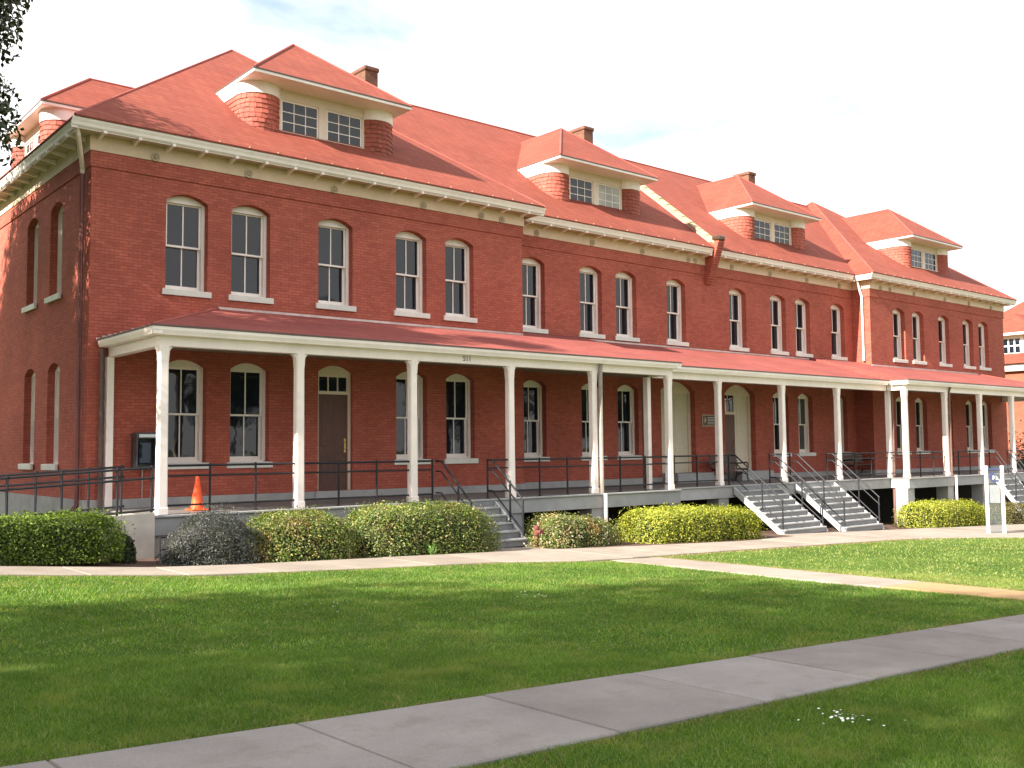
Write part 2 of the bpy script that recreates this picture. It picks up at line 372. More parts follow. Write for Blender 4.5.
op2 = lambda l: [(x, OW, Z2S, Z2T, .17) for x in l]
op1 = lambda l: [(x, OW, Z1S, Z1T, .17) for x in l]
ZT = 8.12
wall = MB()
for x0, xs in ((0, WW), (RX, mir(WW))):
    d = xs[2]
    panel(wall, (0, 0, 0), (1, 0, 0), (0, -1, 0), x0, x0+WX, .2, 4.3, op1([x for x in xs if x != d])+[(d, OW, .21, 3.36, .17)])
    panel(wall, (0, 0, 0), (1, 0, 0), (0, -1, 0), x0, x0+WX, 4.3, ZT, op2(xs))
cw = CC[:3]; cs = CC+mir(CC)
panel(wall, (0, RC, 0), (1, 0, 0), (0, -1, 0), WX, RX, .2, 4.3, op1(cw+mir(cw))+[(CC[3], .9, .21, 3.53, .36), (XE-CC[3], .9, .21, 3.53, .36)], depth=.42)
panel(wall, (0, RC, 0), (1, 0, 0), (0, -1, 0), WX, RX, 4.3, ZT, op2(cs))
SY = [2.53, 4.57]
panel(wall, (0, 0, 0), (0, -1, 0), (-1, 0, 0), -13.2, 0, .2, 4.3, op1([-y for y in SY]))
panel(wall, (0, 0, 0), (0, -1, 0), (-1, 0, 0), -13.2, 0, 4.3, ZT, op2([-y for y in SY]))
panel(wall, (WX, 0, 0), (0, 1, 0), (1, 0, 0), 0, RC, .2, ZT, [])
panel(wall, (RX, 0, 0), (0, -1, 0), (-1, 0, 0), -RC, 0, .2, ZT, [])
panel(wall, (XE, 0, 0), (0, 1, 0), (1, 0, 0), 0, 13.2, .2, ZT, [])
panel(wall, (0, 13.2, 0), (-1, 0, 0), (0, 1, 0), -XE, 0, .2, ZT, [])
wall.build('wall', 'brick', B)
# corbelled brick band under the frieze
band = MB()
for x0, x1, y in ((-.03, WX+.03, 0), (WX+.034, RX-.034, RC), (RX-.03, XE+.03, 0)): band.box(x0, x1, y-.03, y+.05, 7.44, 7.775)
band.box(-.0295, .05, .06, 13.2, 7.44, 7.775); band.box(XE-.05, XE+.0295, .06, 13.2, 7.44, 7.775); band.box(RX-.0296, RX+.05, .055, RC-.04, 7.44, 7.775)
band.build('brick_band', 'brick', B)
fr = MB()
for x0, x1, y in ((-.05, WX+.05, 0), (WX+.054, RX-.054, RC), (RX-.05, XE+.05, 0)): fr.box(x0, x1, y-.05, y+.05, 7.78, 8.12)
fr.box(-.0495, .05, .055, 13.2, 7.78, 8.12); fr.box(RX-.0496, RX+.05, .055, RC-.055, 7.78, 8.12)
fr.build('frieze', 'frieze', B)
fd = MB()
for x0, x1, y in ((-.06, WX+.06, -.06), (RX-.06, XE+.06, -.06)): fd.box(x0, x1, y, 13.26, -3.2, .2)
fd.box(WX+.07, RX-.07, RC-.06, 13, -3.2, .195)
fd.build('foundation', 'stone', B)
# eaves: soffit board and gutter
OH = .44
sf = MB(); gt = []
for x0, x1, y in ((-OH, WX+OH, 0), (WX+OH+.005, RX-OH-.005, RC), (RX-OH, XE+OH, 0)):
    sf.box(x0+.03, x1-.03, y-OH+.03, y+.1, 8.125, 8.16)
sf.box(-OH+.03, .1, .105, 13.6, 8.125, 8.16); sf.box(RX-OH+.03, RX+.1, .105, RC-.0, 8.126, 8.161)
sf.build('soffit', 'soffit', B)
def gutter(axis, a, b_, h, sgn):
    pr_ = [(0, 8.10), (-.03, 8.10), (-.035, 8.15), (-.06, 8.16), (-.075, 8.22), (-.11, 8.28), (-.115, 8.34), (-.095, 8.345), (-.09, 8.30), (0, 8.24)]
    MB().extr([(h+sgn*u, z) for u, z in pr_], axis, a, b_).build('gutter', 'white_paint', B)
gutter('x', -OH-.10, WX+OH+.1, -OH+.08, 1); gutter('x', WX+OH+.11, XM-.2, RC-OH+.08, 1); gutter('x', XM+.2, RX-OH-.11, RC-OH+.08, 1); gutter('x', RX-OH-.1, XE+OH+.1, -OH+.08, 1)
gutter('y', -OH+.081, 13.6, -OH+.079, 1); gutter('y', -OH+.081, RC-.2, RX-OH+.079, 1); gutter('y', -OH+.081, RC-.2, WX+OH-.079, -1); gutter('y', -OH+.081, 13.6, XE+OH-.079, -1)
# bracket under the soffit, shared mesh
bk = MB(); bk.extr([(0, 8.123), (0, 8.03), (-.10, 8.045), (-.33, 8.085), (-.37, 8.06), (-.41, 8.065), (-.41, 8.123)], 'x', -.035, .035)
bkm = bk.mesh('bracket', 'white_paint')
nb = 0
for x0, x1, y in ((0.14, WX-.1, -.05), (WX+.75, XM-.3, RC-.05), (XM+.5, RX-.5, RC-.05), (RX+.14, XE-.1, -.05)):
    n = round((x1-x0)/.742)
    for k in range(n+1): place('bracket', bkm, B, (x0+(x1-x0)*k/n, y, 0))
for k in range(10): place('bracket', bkm, B, (-.05, .3+.74*k, 0), rad(-90))
ap = MB()
ap.loft([[(r*math.cos(.5236*k), y, r*math.sin(.5236*k)) for k in range(12)] for r, y in ((.085, 0), (.1, -.03), (.06, -.032), (.05, -.02), (.025, -.05))])
apm = ap.mesh('anchor_plate', 'anchor')
DX = [1.37, 3.62, 5.96, 8.72, 10.73, 11.49]
for x in DX+mir(DX): place('anchor_plate', apm, B, (x, -.05, 7.86))
for x in [13.56, 15.97, 18.35, 20.75, 21.13, 23.22, 25.59, 28.04, 30.38]: place('anchor_plate', apm, B, (x, RC-.05, 7.88))

# ---- windows
def arc_pts(h, zt, rise, n=10, inset=0):
    R_ = (h*h+rise*rise)/(2*rise); return [(-h+2*h*k/n, zt-R_+math.sqrt(max(R_*R_-(-h+2*h*k/n)**2, 0))-inset) for k in range(n+1)]
def win_meshes(H, rise=.17):
    h = OW; sp = H-rise; hs = sp-.0; jw = .075; y0, y1 = .20, .37
    f = MB(); f.box(-h, -h+jw, y0, y1, 0, sp); f.box(h-jw, h, y0, y1, 0, sp); f.box(-h+jw, h-jw, y0, y1, 0, .05)
    a = arc_pts(h, H, rise)
    lo = hs+.0
    f.loft([[(-h+jw, y0+.002, lo), (h-jw, y0+.002, lo)]+[(x, y0+.002, max(z, lo)) for x, z in a[::-1]], [(-h+jw, y1, lo), (h-jw, y1, lo)]+[(x, y1, max(z, lo)) for x, z in a[::-1]]])
    f.box(-h+jw, h-jw, y0-.012, y0+.002, lo-.012, lo+.03)
    w_ = h-jw; mid = hs*.5+.02; sw_ = .045
    def sash(z0, z1, ya, yb):
        s = MB(); s.box(-w_, -w_+sw_, ya, yb, z0, z1); s.box(w_-sw_, w_, ya, yb, z0, z1)
        s.box(-w_+sw_, w_-sw_, ya, yb, z1-.045, z1); bt = .09 if z0 < .1 else .045
        s.box(-w_+sw_, w_-sw_, ya, yb, z0, z0+bt); s.box(-.014, .014, ya+.004, yb-.004, z0+bt, z1-.045)
        return s
    us = sash(mid-.02, lo, .255, .295); ls = sash(.05, mid+.025, .32, .36)
    def pane(x0, x1, z0, z1, y): return MB().box(x0, x1, y, y+.006, z0, z1)
    pu = pane(-w_+.04, -.01, mid+.02, lo-.04, .28); pl = pane(-w_+.04, -.01, .135, mid-.015, .345)
    si = MB(); sl_ = .575
    si.loft([[(-sl_, -.055, -.13), (sl_, -.055, -.13), (sl_, -.002, -.13), (-sl_, -.002, -.13)], [(-sl_, -.06, -.005), (sl_, -.06, -.005), (sl_, -.002, -.003), (-sl_, -.002, -.003)], [(-sl_+.01, -.05, .004), (sl_-.01, -.05, .004), (sl_-.01, -.003, .008), (-sl_+.01, -.003, .008)]]); si.box(-h+.002, h-.002, -.001, .21, -.02, .012)
    return dict(window=f.mesh('window', 'white_paint'), us=us.mesh('upper_sash', 'white_paint'), ls=ls.mesh('lower_sash', 'white_paint'),
                pu={k: pu.mesh('pane', k) for k in ('glass', 'glass_curtain')}, pl={k: pl.mesh('pane', k) for k in ('glass', 'glass_curtain')}, si=si.mesh('sill', 'sill_stone'), w=w_)
WM2 = win_meshes(Z2T-Z2S); WM1 = win_meshes(Z1T-Z1S)
def window(M_, x, y, z, rz=0, gl='glass'):
    o = place('window', M_['window'], B, (x, y, z), rz)
    place('upper_sash', M_['us'], o); place('lower_sash', M_['ls'], o); place('sill', M_['si'], o)
    for q in ('pu', 'pl'):
        place('pane', M_[q][gl], o); place('pane', M_[q][gl], o, (M_['w']-.03, 0, 0))
for x in WW+mir(WW): window(WM2, x, 0, Z2S, gl='glass_curtain' if x > 40 and x < 41 else 'glass')
for i, x in enumerate(cs): window(WM2, x, RC, Z2S)
for x in [x for x in WW+mir(WW) if abs(x-WW[2]) > .1 and abs(x-XE+WW[2]) > .1]: window(WM1, x, 0, Z1S)
for i, x in enumerate(cw+mir(cw)): window(WM1, x, RC, Z1S, gl='glass_curtain' if i in (4, 5) else 'glass')
for y in SY: window(WM2, -.03, y, Z2S, rad(-90)); window(WM1, -.03, y, Z1S, rad(-90))

# ---- doors
def wing_door(x):
    h = OW; jw = .07; H = 3.36-.21; sp = H-.17
    f = MB(); f.box(-h, -h+jw, .1, .2, 0, sp); f.box(h-jw, h, .1, .2, 0, sp); a = arc_pts(h, H, .17); lo = sp-.12
    f.loft([[(-h+jw, yy, lo), (h-jw, yy, lo)]+[(u, yy, max(z, lo)) for u, z in a[::-1]] for yy in (.102, .2)])
    f.box(-h+jw, h-jw, .1, .2, 2.42, 2.50)
    d = f.build('door', 'cream', B, (x, 0, .21)); w_ = h-jw
    lf = MB().box(-w_, w_, .15, .2, 0, 2.42)
    for (u0, u1, z0, z1) in ((-w_+.1, -.05, .2, .95), (.05, w_-.1, .2, .95), (-w_+.1, -.05, 1.1, 2.3), (.05, w_-.1, 1.1, 2.3)): lf.box(u0, u1, .142, .155, z0, z1, .006)
    lf.build('door_leaf', 'door_brown', d)
    hd = MB().box(w_-.1, w_-.05, .135, .15, .95, 1.3); hd.tube([(w_-.075, .14, 1.02), (w_-.075, .09, 1.05), (w_-.075, .09, 1.2), (w_-.075, .14, 1.23)], .012); hd.build('handle', 'brass', d)
    tr = MB()
    for k in range(4): u = -w_+(2*w_-.03)*k/3; tr.box(u, u+.03, .13, .17, 2.5, lo)
    tr.build('transom_bars', 'cream', d)
    for k in range(3):
        u = -w_+(2*w_-.03)*k/3; MB().box(u+.03, u+(2*w_-.03)/3, .15, .156, 2.5, lo).build('pane', 'glass', d)
    MB().box(-h-.12, h+.12, -.14, .12, -.2, -.004, .01).build('threshold', 'stone', d)
wing_door(WW[2]); wing_door(XE-WW[2])
def wide_door(x, flip):
    h = .9; jw = .13; H = 3.53-.21; rise = .36; sp = H-rise; D = .22
    f = MB(); f.box(-h, -h+jw, D, D+.1, 0, sp); f.box(h-jw, h, D, D+.1, 0, sp); a = arc_pts(h, H, rise, 14); lo = sp-.05
    f.loft([[(-h+jw, yy, lo), (h-jw, yy, lo)]+[(u, yy, max(z, lo)) for u, z in a[::-1]] for yy in (D+.002, D+.1)])
    d = f.build('double_door', 'cream', B, (x, RC, .21)); w_ = h-jw
    def leaf(u0, u1, mat, top, dd):
        m_ = MB().box(u0, u1, D+dd+.05, D+dd+.1, 0, top); wd = u1-u0
        for z0, z1 in ((.18, 1.0), (1.12, top-.15)):
            m_.box(u0+.1, u1-.1, D+dd+.043, D+dd+.055, z0, z1, .006)
        m_.build('door_leaf', mat, d)
    if not flip:
        leaf(-w_, -.003, 'door_pale', lo, .0); leaf(.003, w_, 'door_pale', lo, 0)
    else:
        leaf(-w_, -.003, 'door_brown', 2.2, 0); leaf(.003, w_, 'door_pale', lo, .0)
        MB().box(-w_, -.003, D+.04, D+.1, 2.2, 2.3).box(-w_, -w_+.05, D+.04, D+.1, 2.3, lo).box(-.05, -.003, D+.04, D+.1, 2.3, lo).box(-w_/2-.015, -w_/2+.015, D+.045, D+.1, 2.3, lo).build('transom_bars', 'cream', d)
        for u0 in (-w_+.05, -w_/2+.015): MB().box(u0, u0+w_/2-.065, D+.07, D+.076, 2.3, lo).build('pane', 'glass', d)
        MB().tube([(-.1, D+.04, .95), (-.1, D-.02, .95), (-.1, D-.02, 1.2), (-.1, D+.04, 1.2)], .014).build('handle', 'brass', d)
    MB().box(-h-.05, h+.05, -.75, .2, -.208, .12, .01).build('threshold', 'grey_paint', d)
wide_door(CC[3], False); wide_door(XE-CC[3], True)

# ---- roofs
APZ = 13.68; APY = 6.6; EZ = 8.36
def pyramid(x0, x1, ax):
    m_ = MB(); e = .03; y0, y1 = -OH-.06, 13.66
    m_.add([(x0, y0, EZ), (x1, y0, EZ), (x1, y1, EZ), (x0, y1, EZ), (ax, APY, APZ), (x0, y0, EZ-.04), (x1, y0, EZ-.04), (x1, y1, EZ-.04), (x0, y1, EZ-.04)],
           [(0, 1, 4), (1, 2, 4), (2, 3, 4), (3, 0, 4), (5, 6, 1, 0), (6, 7, 2, 1), (7, 8, 3, 2), (8, 5, 0, 3), (8, 7, 6, 5)])
    o = m_.build('roof', 'roof_red', B)
    for cx, cy in ((x0, y0), (x1, y0), (x1, y1), (x0, y1)): MB().tube([(cx, cy, EZ-.01), (ax, APY, APZ+.0)], .032, 6).build('hip_cap', 'ridge', o)
pyramid(-OH-.06, WX+OH+.06, 6.15); pyramid(RX-OH-.06, XE+OH+.06, XE-6.15)
RZ = 13.38; cy0 = RC-OH-.06
mr = MB(); mr.extr([(cy0, EZ-.04), (13.2-RC+.5, EZ-.04), (13.2-RC+.5, EZ), (APY, RZ), (cy0, EZ)], 'x', 6.3, XE-6.3)
mro = mr.build('roof', 'roof_red', B)
MB().tube([(6.6, APY, RZ+.0), (XE-6.6, APY, RZ+.0)], .045, 6).build('ridge_cap', 'ridge', mro)
sw1 = (APZ-EZ)/(APY+OH+.06); sc1 = (RZ-EZ)/(APY-cy0)
def zw(y): return EZ+sw1*(y+OH+.06)
def zc(y): return EZ+sc1*(y-cy0)
# snow-guard like gutter straps along the eave
st = MB().box(-.012, .012, -.02, .12, 0, .012).box(-.012, .012, -.035, -.02, -.05, .02).mesh('gutter_strap', 'tile_buff')
for x0, x1, y in ((.5, WX, -OH-.02), (WX+1, RX-1, RC-OH-.02), (RX+.5, XE, -OH-.02)):
    n = round((x1-x0)/.76)
    for k in range(n+1): place('gutter_strap', st, B, (x0+(x1-x0)*k/n, y, EZ+.02))
# fire wall parapet across the front slope
PW = .13
pa = MB(); hh = .17
pa.loft([[(x, cy0-.05, zc(cy0)-.1), (x, APY, RZ-.1), (x, APY, RZ+hh), (x, cy0-.05, zc(cy0)+hh)] for x in (XM-PW, XM+PW)])
po = pa.build('parapet', 'flash_pink', B)
n = 17
ct = MB(); L_ = math.hypot(APY-cy0, RZ-EZ)/n
for k in range(n):
    ya, yb = cy0+(APY-cy0)*(k+.03)/n, cy0+(APY-cy0)*(k+.97)/n; tl = random.uniform(0, .02)
    za, zb = zc(ya)+hh, zc(yb)+hh
    MB().loft([[(x_, ya, za+dz) for x_, dz in ((XM-PW-.05, -.03), (XM-PW-.05, .05+tl), (XM, .1+tl), (XM+PW+.05, .05+tl), (XM+PW+.05, -.03))], [(x_, yb, zb+dz) for x_, dz in ((XM-PW-.05, -.03), (XM-PW-.05, .03), (XM, .08), (XM+PW+.05, .03), (XM+PW+.05, -.03))]]).build('coping_tile', 'tile_buff', po)
cb = MB(); nz = 18
for k in range(nz):
    z0 = 7.12+k*.082; e = .06+.60*(k/nz)**.9
    cb.box(XM-PW-.04+.002*(k % 2), XM+PW+.04-.002*(k % 2), RC-e-.05, RC+.05, z0, z0+.079)
cb.build('corbel', 'brick', B)
MB().box(XM-PW-.055, XM+PW+.055, RC-.74, RC-.36, 7.12+nz*.082+.002, 7.12+nz*.082+.2, .05).build('corbel_cap', 'bronze', B)

# ---- dormers
def dormer_meshes(hw, ye, ze, yw, va, za, hb, Rr, ww, zb, back, nameset):
    """local: x along facade, y inwards, z height. zb window sill"""
    rf = MB(); t_ = .10
    v = [(-hw, ye, ze), (hw, ye, ze), (hw, back, ze), (-hw, back, ze), (0, va, za), (0, back, za)]
    v += [(x, y, z-t_) for x, y, z in v[:4]]
    rf.add(v, [(0, 1, 4), (1, 2, 5, 4), (3, 0, 4, 5), (2, 3, 5)])
    caps = MB(); caps.tube([(-hw, ye, ze), (0, va, za), (0, back, za)], .04, 6); caps.tube([(hw, ye, ze), (0, va, za-.002)], .04, 6)
    so_ = MB(); so_.add([(x, y, z-.001) for x, y, z in v[:4]]+v[6:], [(4, 5, 1, 0), (5, 6, 2, 1), (7, 4, 0, 3), (7, 6, 5, 4)])
    eg = MB(); eg.box(-hw-.012, hw+.012, ye-.014, ye-.002, ze-.03, ze+.006); eg.box(-hw-.014, -hw-.002, ye, back, ze-.03, ze+.006); eg.box(hw+.002, hw+.014, ye, back, ze-.03, ze+.006)
    # path of the shingled side and rounded corner
    yf = yw-.22
    def path(s):
        pts = []
        ae = math.pi-math.asin((yf+Rr-yw)/Rr)
        for k in range(17):
            a = ae*k/16; pts.append((s*(hb-Rr+Rr*math.cos(a)), yf+Rr-Rr*math.sin(a)))
        return [(s*hb, back)]+pts+[(pts[-1][0], yw+.1)]
    body = MB(); fzs = []; sh = MB()
    ztop = ze-t_-.001; zf = ztop-.30
    for s in (-1, 1):
        pts = path(s); n = len(pts); fz = MB(); fzs.append(fz)
        # frieze: offset outwards
        off = []
        for i, p_ in enumerate(pts[:-1]):
            a = pts[max(i-1, 0)]; b_ = pts[min(i+1, n-1)]; d = Vector((b_[0]-a[0], b_[1]-a[1])).normalized(); nn = Vector((-d.y, d.x))*s
            off.append((p_[0]+nn.x*.035, p_[1]+nn.y*.035))
        for (a, b_), (c, d) in zip(zip(off[:-1], off[1:]), zip(pts[:-1], pts[1:])):
            fz.quad((*a, zf), (*b_, zf), (*b_, ztop), (*a, ztop)); fz.quad((*c, zf), (*d, zf), (*b_, zf), (*a, zf))
        # shingles
        seg = [Vector(p_) for p_ in pts[:-1]]; ls = [0]
        for a, b_ in zip(seg[:-1], seg[1:]): ls.append(ls[-1]+(b_-a).length)
        def at_(u):
            for i in range(len(ls)-1):
                if u <= ls[i+1] or i == len(ls)-2:
                    f_ = (u-ls[i])/(ls[i+1]-ls[i]); d = (seg[i+1]-seg[i]).normalized(); nn = Vector((-d.y, d.x))*s; return seg[i].lerp(seg[i+1], min(max(f_, 0), 1)), nn
        rows = int((zf-(zb-.9))/.125)
        for r_ in range(rows):
            z1 = zf-.002-r_*.125; u = -random.uniform(0, .1)
            while u < ls[-1]-.02:
                wd = random.uniform(.12, .19); ua, ub = max(u, 0)+.004, min(u+wd, ls[-1])-.004; u += wd
                if ub-ua < .03: continue
                pa_, na = at_(ua); pb_, nb_ = at_(ub); drop = random.uniform(-.008, .012); o1 = random.uniform(.022, .036); z0 = z1-.125-drop
                A, Bq = pa_+na*o1, pb_+nb_*o1; C_, D_ = pb_+nb_*.01, pa_+na*.01
                q = [(A.x, A.y, z0), (Bq.x, Bq.y, z0), (C_.x, C_.y, z1), (D_.x, D_.y, z1), (pa_.x, pa_.y, z0), (pb_.x, pb_.y, z0)]
                sh.add(q, [(0, 1, 2, 3), (4, 5, 1, 0), (4, 0, 3), (5, 2, 1)])
    ol = path(-1)+path(1)[::-1]
    body.loft([[(*q_, z_) for q_ in ol] for z_ in (zb-1.2, ztop)])
    # window wall
    zt = ztop-.26
    fw_ = MB(); fw_.box(-ww, ww, yw, yw+.1, zt, ztop); fw_.box(-ww, ww, yw, yw+.1, zb-.8, zb); fw_.box(-.12, .12, yw, yw+.1, zb, zt); fw_.box(-ww, -ww+.07, yw, yw+.1, zb, zt); fw_.box(ww-.07, ww, yw, yw+.1, zb, zt)
    fw_.box(-ww+.02, ww-.02, yw-.05, yw-.002, zb-.06, zb+.02)
    mu = MB(); panes = []
    for s0, s1 in ((-ww+.07, -.12), (.12, ww-.07)):
        e = .045
        mu.box(s0, s0+e, yw+.03, yw+.07, zb, zt); mu.box(s1-e, s1, yw+.03, yw+.07, zb, zt); mu.box(s0+e, s1-e, yw+.03, yw+.07, zb, zb+e); mu.box(s0+e, s1-e, yw+.03, yw+.07, zt-e, zt)
        W_, H_ = (s1-s0-2*e)/3, (zt-zb-2*e)/3
        for k in (1, 2):
            mu.box(s0+e+W_*k-.011, s0+e+W_*k+.011, yw+.035, yw+.065, zb+e, zt-e); mu.box(s0+e, s1-e, yw+.037, yw+.063, zb+e+H_*k-.011, zb+e+H_*k+.011)
        for a in range(3):
            for c in range(3): panes.append((s0+e+W_*a, zb+e+H_*c, W_, H_))
    pm = {k: MB().box(0, panes[0][2], yw+.047, yw+.053, 0, panes[0][3]).mesh('pane', k) for k in ('glass', 'glass_blind')}
    return dict(body=body.mesh('dormer', 'shingle'), roof=rf.mesh('dormer_roof', 'roof_red'), caps=caps.mesh('hip_cap', 'ridge'), soffit=so_.mesh('dormer_soffit', 'white_paint'), edge=eg.mesh('drip_edge', 'gutter_dark'),
                fz=[f_.mesh('dormer_frieze', 'white_paint') for f_ in fzs], sh=sh.mesh('cheek_shingles', 'shingle'), wall=fw_.mesh('window_surround', 'cream'), mu=mu.mesh('casement_frame', 'white_paint'), pm=pm, panes=panes)
def dormer(D_, loc, rz=0, blind=()):
    o = place('dormer', D_['body'], B, loc, rz)
    place('dormer_roof', D_['roof'], o); place('hip_cap', D_['caps'], o); place('dormer_soffit', D_['soffit'], o); place('drip_edge', D_['edge'], o)
    [place('dormer_frieze', f_, o) for f_ in D_['fz']]; place('cheek_shingles', D_['sh'], o, kind='stuff'); place('window_surround', D_['wall'], o); place('casement_frame', D_['mu'], o)
    for i, (x, z, _, _) in enumerate(D_['panes']): place('pane', D_['pm']['glass_blind' if (i//9) in blind else 'glass'], o, (x, 0, z))
DW = dormer_meshes(2.33, .25, 10.67, 1.0, 2.7, 12.60, 2.27, .55, 1.28, 9.44, 5.4, 'w')
DXC = 17.05
dormer(DW, (6.22, 0, 0)); dormer(DW, (XE-5.75, -.02, 0)); dormer(DW, (DXC+.12, .77, 0), blind=(1,)); dormer(DW, (XE-DXC+.62, .77, 0))
DS = dormer_meshes(2.05, .12, 10.2, .5, 1.9, 11.75, 1.95, .5, 1.05, 9.02, 4.6, 's')
dormer(DS, (0, 6.55, 0), rad(-90))

# ---- chimneys
for x in (11.85, 22.6, 33.9):
    c = MB().box(x-.26, x+.26, 7.6, 8.5, 11.5, 14.68).build('chimney', 'brick_brown', B)
    MB().box(x-.31, x+.31, 7.55, 8.55, 14.682, 14.84, .03).build('chimney_cap', 'brick_brown', c)

# ---- downspouts
def pipe(pts, r, mat): return MB().tube(pts, r, 8).build('downspout', mat, B)
pipe([(-.40, -.30, 8.12), (-.36, -.25, 8.0), (-.10, .28, 7.42), (-.09, .32, 7.3)], .05, 'cream')
pipe([(-.09, .32, 7.32), (-.09, .32, 0.1), (-.2, .3, -.05)], .055, 'pipe_red')
pipe([(RX-.3, RC-OH, 8.12), (RX-.16, .35, 7.75), (RX-.09, .3, 7.45), (RX-.09, .3, 4.75)], .05, 'white_paint')
MB()

# ------------------------------------------------------------------ porch (parts of the barracks)
PY, PC = -2.99, -2.24
PCOL = [.494, 3.43, 6.34, 9.28, 12.19, 15.23]; QCOL = [18.44, 21.82, 25.14]
X0, X1 = .27, 15.45; X2, X3 = XE-X1, XE-X0
dk = MB()
dk.box(X0, X1, PY-.22, -.062, -.05, 0); dk.box(X2, X3, PY-.22, -.062, -.05, 0); dk.box(WX+.07, RX-.07, PC-.22, RC-.064, -.051, -.001)
dk.build('deck', 'deck_wood', B)
nos = MB(); fas = MB()
for a, b_, y in ((X0, X1, PY), (X2, X3, PY), (X1+.002, X2-.002, PC)):
    nos.box(a-.01, b_+.01, y-.25, y-.2, -.045, .004, .01); fas.box(a, b_, y-.20, y-.14, -.38, -.052)
for x in (X0, X2): fas.box(x-.0, x+.05, PY-.138, -.07 if x == X0 else PC-.2, -.375, -.054)
fas.build('deck_fascia', 'grey_paint', B); nos.build('deck_nosing', 'grey_paint', B)
# masonry below: solid skirt at the low end, piers further on
sk = MB().box(X0+.05, 6.3, PY-.12, PY+.1, -1.6, -.1); sk.box(X0+.02, X0+.2, PY+.11, -.08, -1.4, -.1)
sk.build('skirt_wall', 'concrete_ramp', B)
pier = MB().box(-.24, .24, -.24, .24, -2.6, -.052).mesh('pier', 'grey_paint')
for x in [9.28, 12.19, 15.23]+mir(PCOL): place('pier', pier, B, (x, PY+.1, 0))
for x in QCOL: place('pier', pier, B, (x, PC+.1, 0))
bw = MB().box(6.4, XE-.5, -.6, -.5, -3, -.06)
bw.build('under_deck_shade', 'shade_black', B)  # near-black sheet standing in for the shade below the deck
# columns
cm = MB()
cm.box(-.104, .104, -.104, .104, 0, .14, .008); cm.loft([[(sx*q, sy*q, z) for sx, sy in ((-1, -.75), (-.75, -1), (.75, -1), (1, -.75), (1, .75), (.75, 1), (-.75, 1), (-1, .75))] for q, z in ((.097, .14), (.092, 1.5), (.09, 2.95), (.095, 3.0), (.11, 3.27))])
for s in (-1, 1):
    pr_ = [(.085, 2.98), (.088, 3.06), (.1, 3.13), (.12, 3.19), (.15, 3.235), (.18, 3.262), (.085, 3.262)]
    cm.loft([[(s*u, y, z) for u, z in pr_] for y in (-.06, .06)])
colm = cm.mesh('column', 'white_paint')
for x in PCOL+mir(PCOL): place('column', colm, B, (x, PY, 0))
for x in QCOL: place('column', colm, B, (x, PC, 0))
hc = MB().box(-.07, .07, -.11, .06, 0, 3.27).mesh('half_column', 'white_paint')
place('half_column', hc, B, (.42, -.08, 0))
for x in (15.13, XE-15.13): place('half_column', hc, B, (x, PC, 0))
# beams, gutters, ceiling, roof
def porch_run(a, b_, y, e0, e1):
    MB().box(a, b_, y-.10, y+.10, 3.27, 3.52).build('beam', 'white_paint', B)
    MB().extr([(y-.10, 3.47), (y-.27, 3.47), (y-.28, 3.5), (y-.31, 3.56), (y-.315, 3.62), (y-.10, 3.62)], 'x', e0, e1).build('porch_gutter', 'white_paint', B)
    MB().box(e0, e1, y-.325, y-.28, 3.622, 3.66).build('drip_edge', 'gutter_dark', B)
porch_run(.39, 15.33, PY, .17, 15.5); porch_run(XE-15.33, XE-.39, PY, XE-15.5, XE-.17); porch_run(15.345, XE-15.345, PC, 15.505, XE-15.505)
for x in (.49, XE-.49, 15.23, XE-15.23):
    MB().box(x-.09, x+.09, PY+.105, -.07 if abs(x-XM) > 10 else PC-.105, 3.275, 3.515).build('beam', 'white_paint', B)
for x, s in ((.17, 1), (XE-15.5, 1), (15.5, -1), (XE-.17, -1)):
    yb = -.07 if abs(x-XM) > 10 else PC-.33
    MB().extr([(x+s*.2, 3.475), (x+s*.04, 3.475), (x+s*.03, 3.5), (x+s*.005, 3.56), (x, 3.615), (x+s*.2, 3.615)], 'y', PY-.3, yb).build('porch_gutter', 'white_paint', B)
    MB().box(min(x, x-s*.012), max(x, x-s*.012), PY-.32, yb, 3.622, 3.655).build('drip_edge', 'gutter_dark', B)
cl = MB().box(.5, 15.3, PY+.09, -.01, 3.522, 3.55); cl.box(XE-15.3, XE-.5, PY+.09, -.01, 3.522, 3.55); cl.box(WX+.05, RX-.05, PC+.09, RC-.01, 3.553, 3.58)
cl.build('porch_ceiling', 'ceiling', B)
SP = .27; ey = PY-.31; ez = 3.65
def zp(y): return ez+SP*(y-ey)
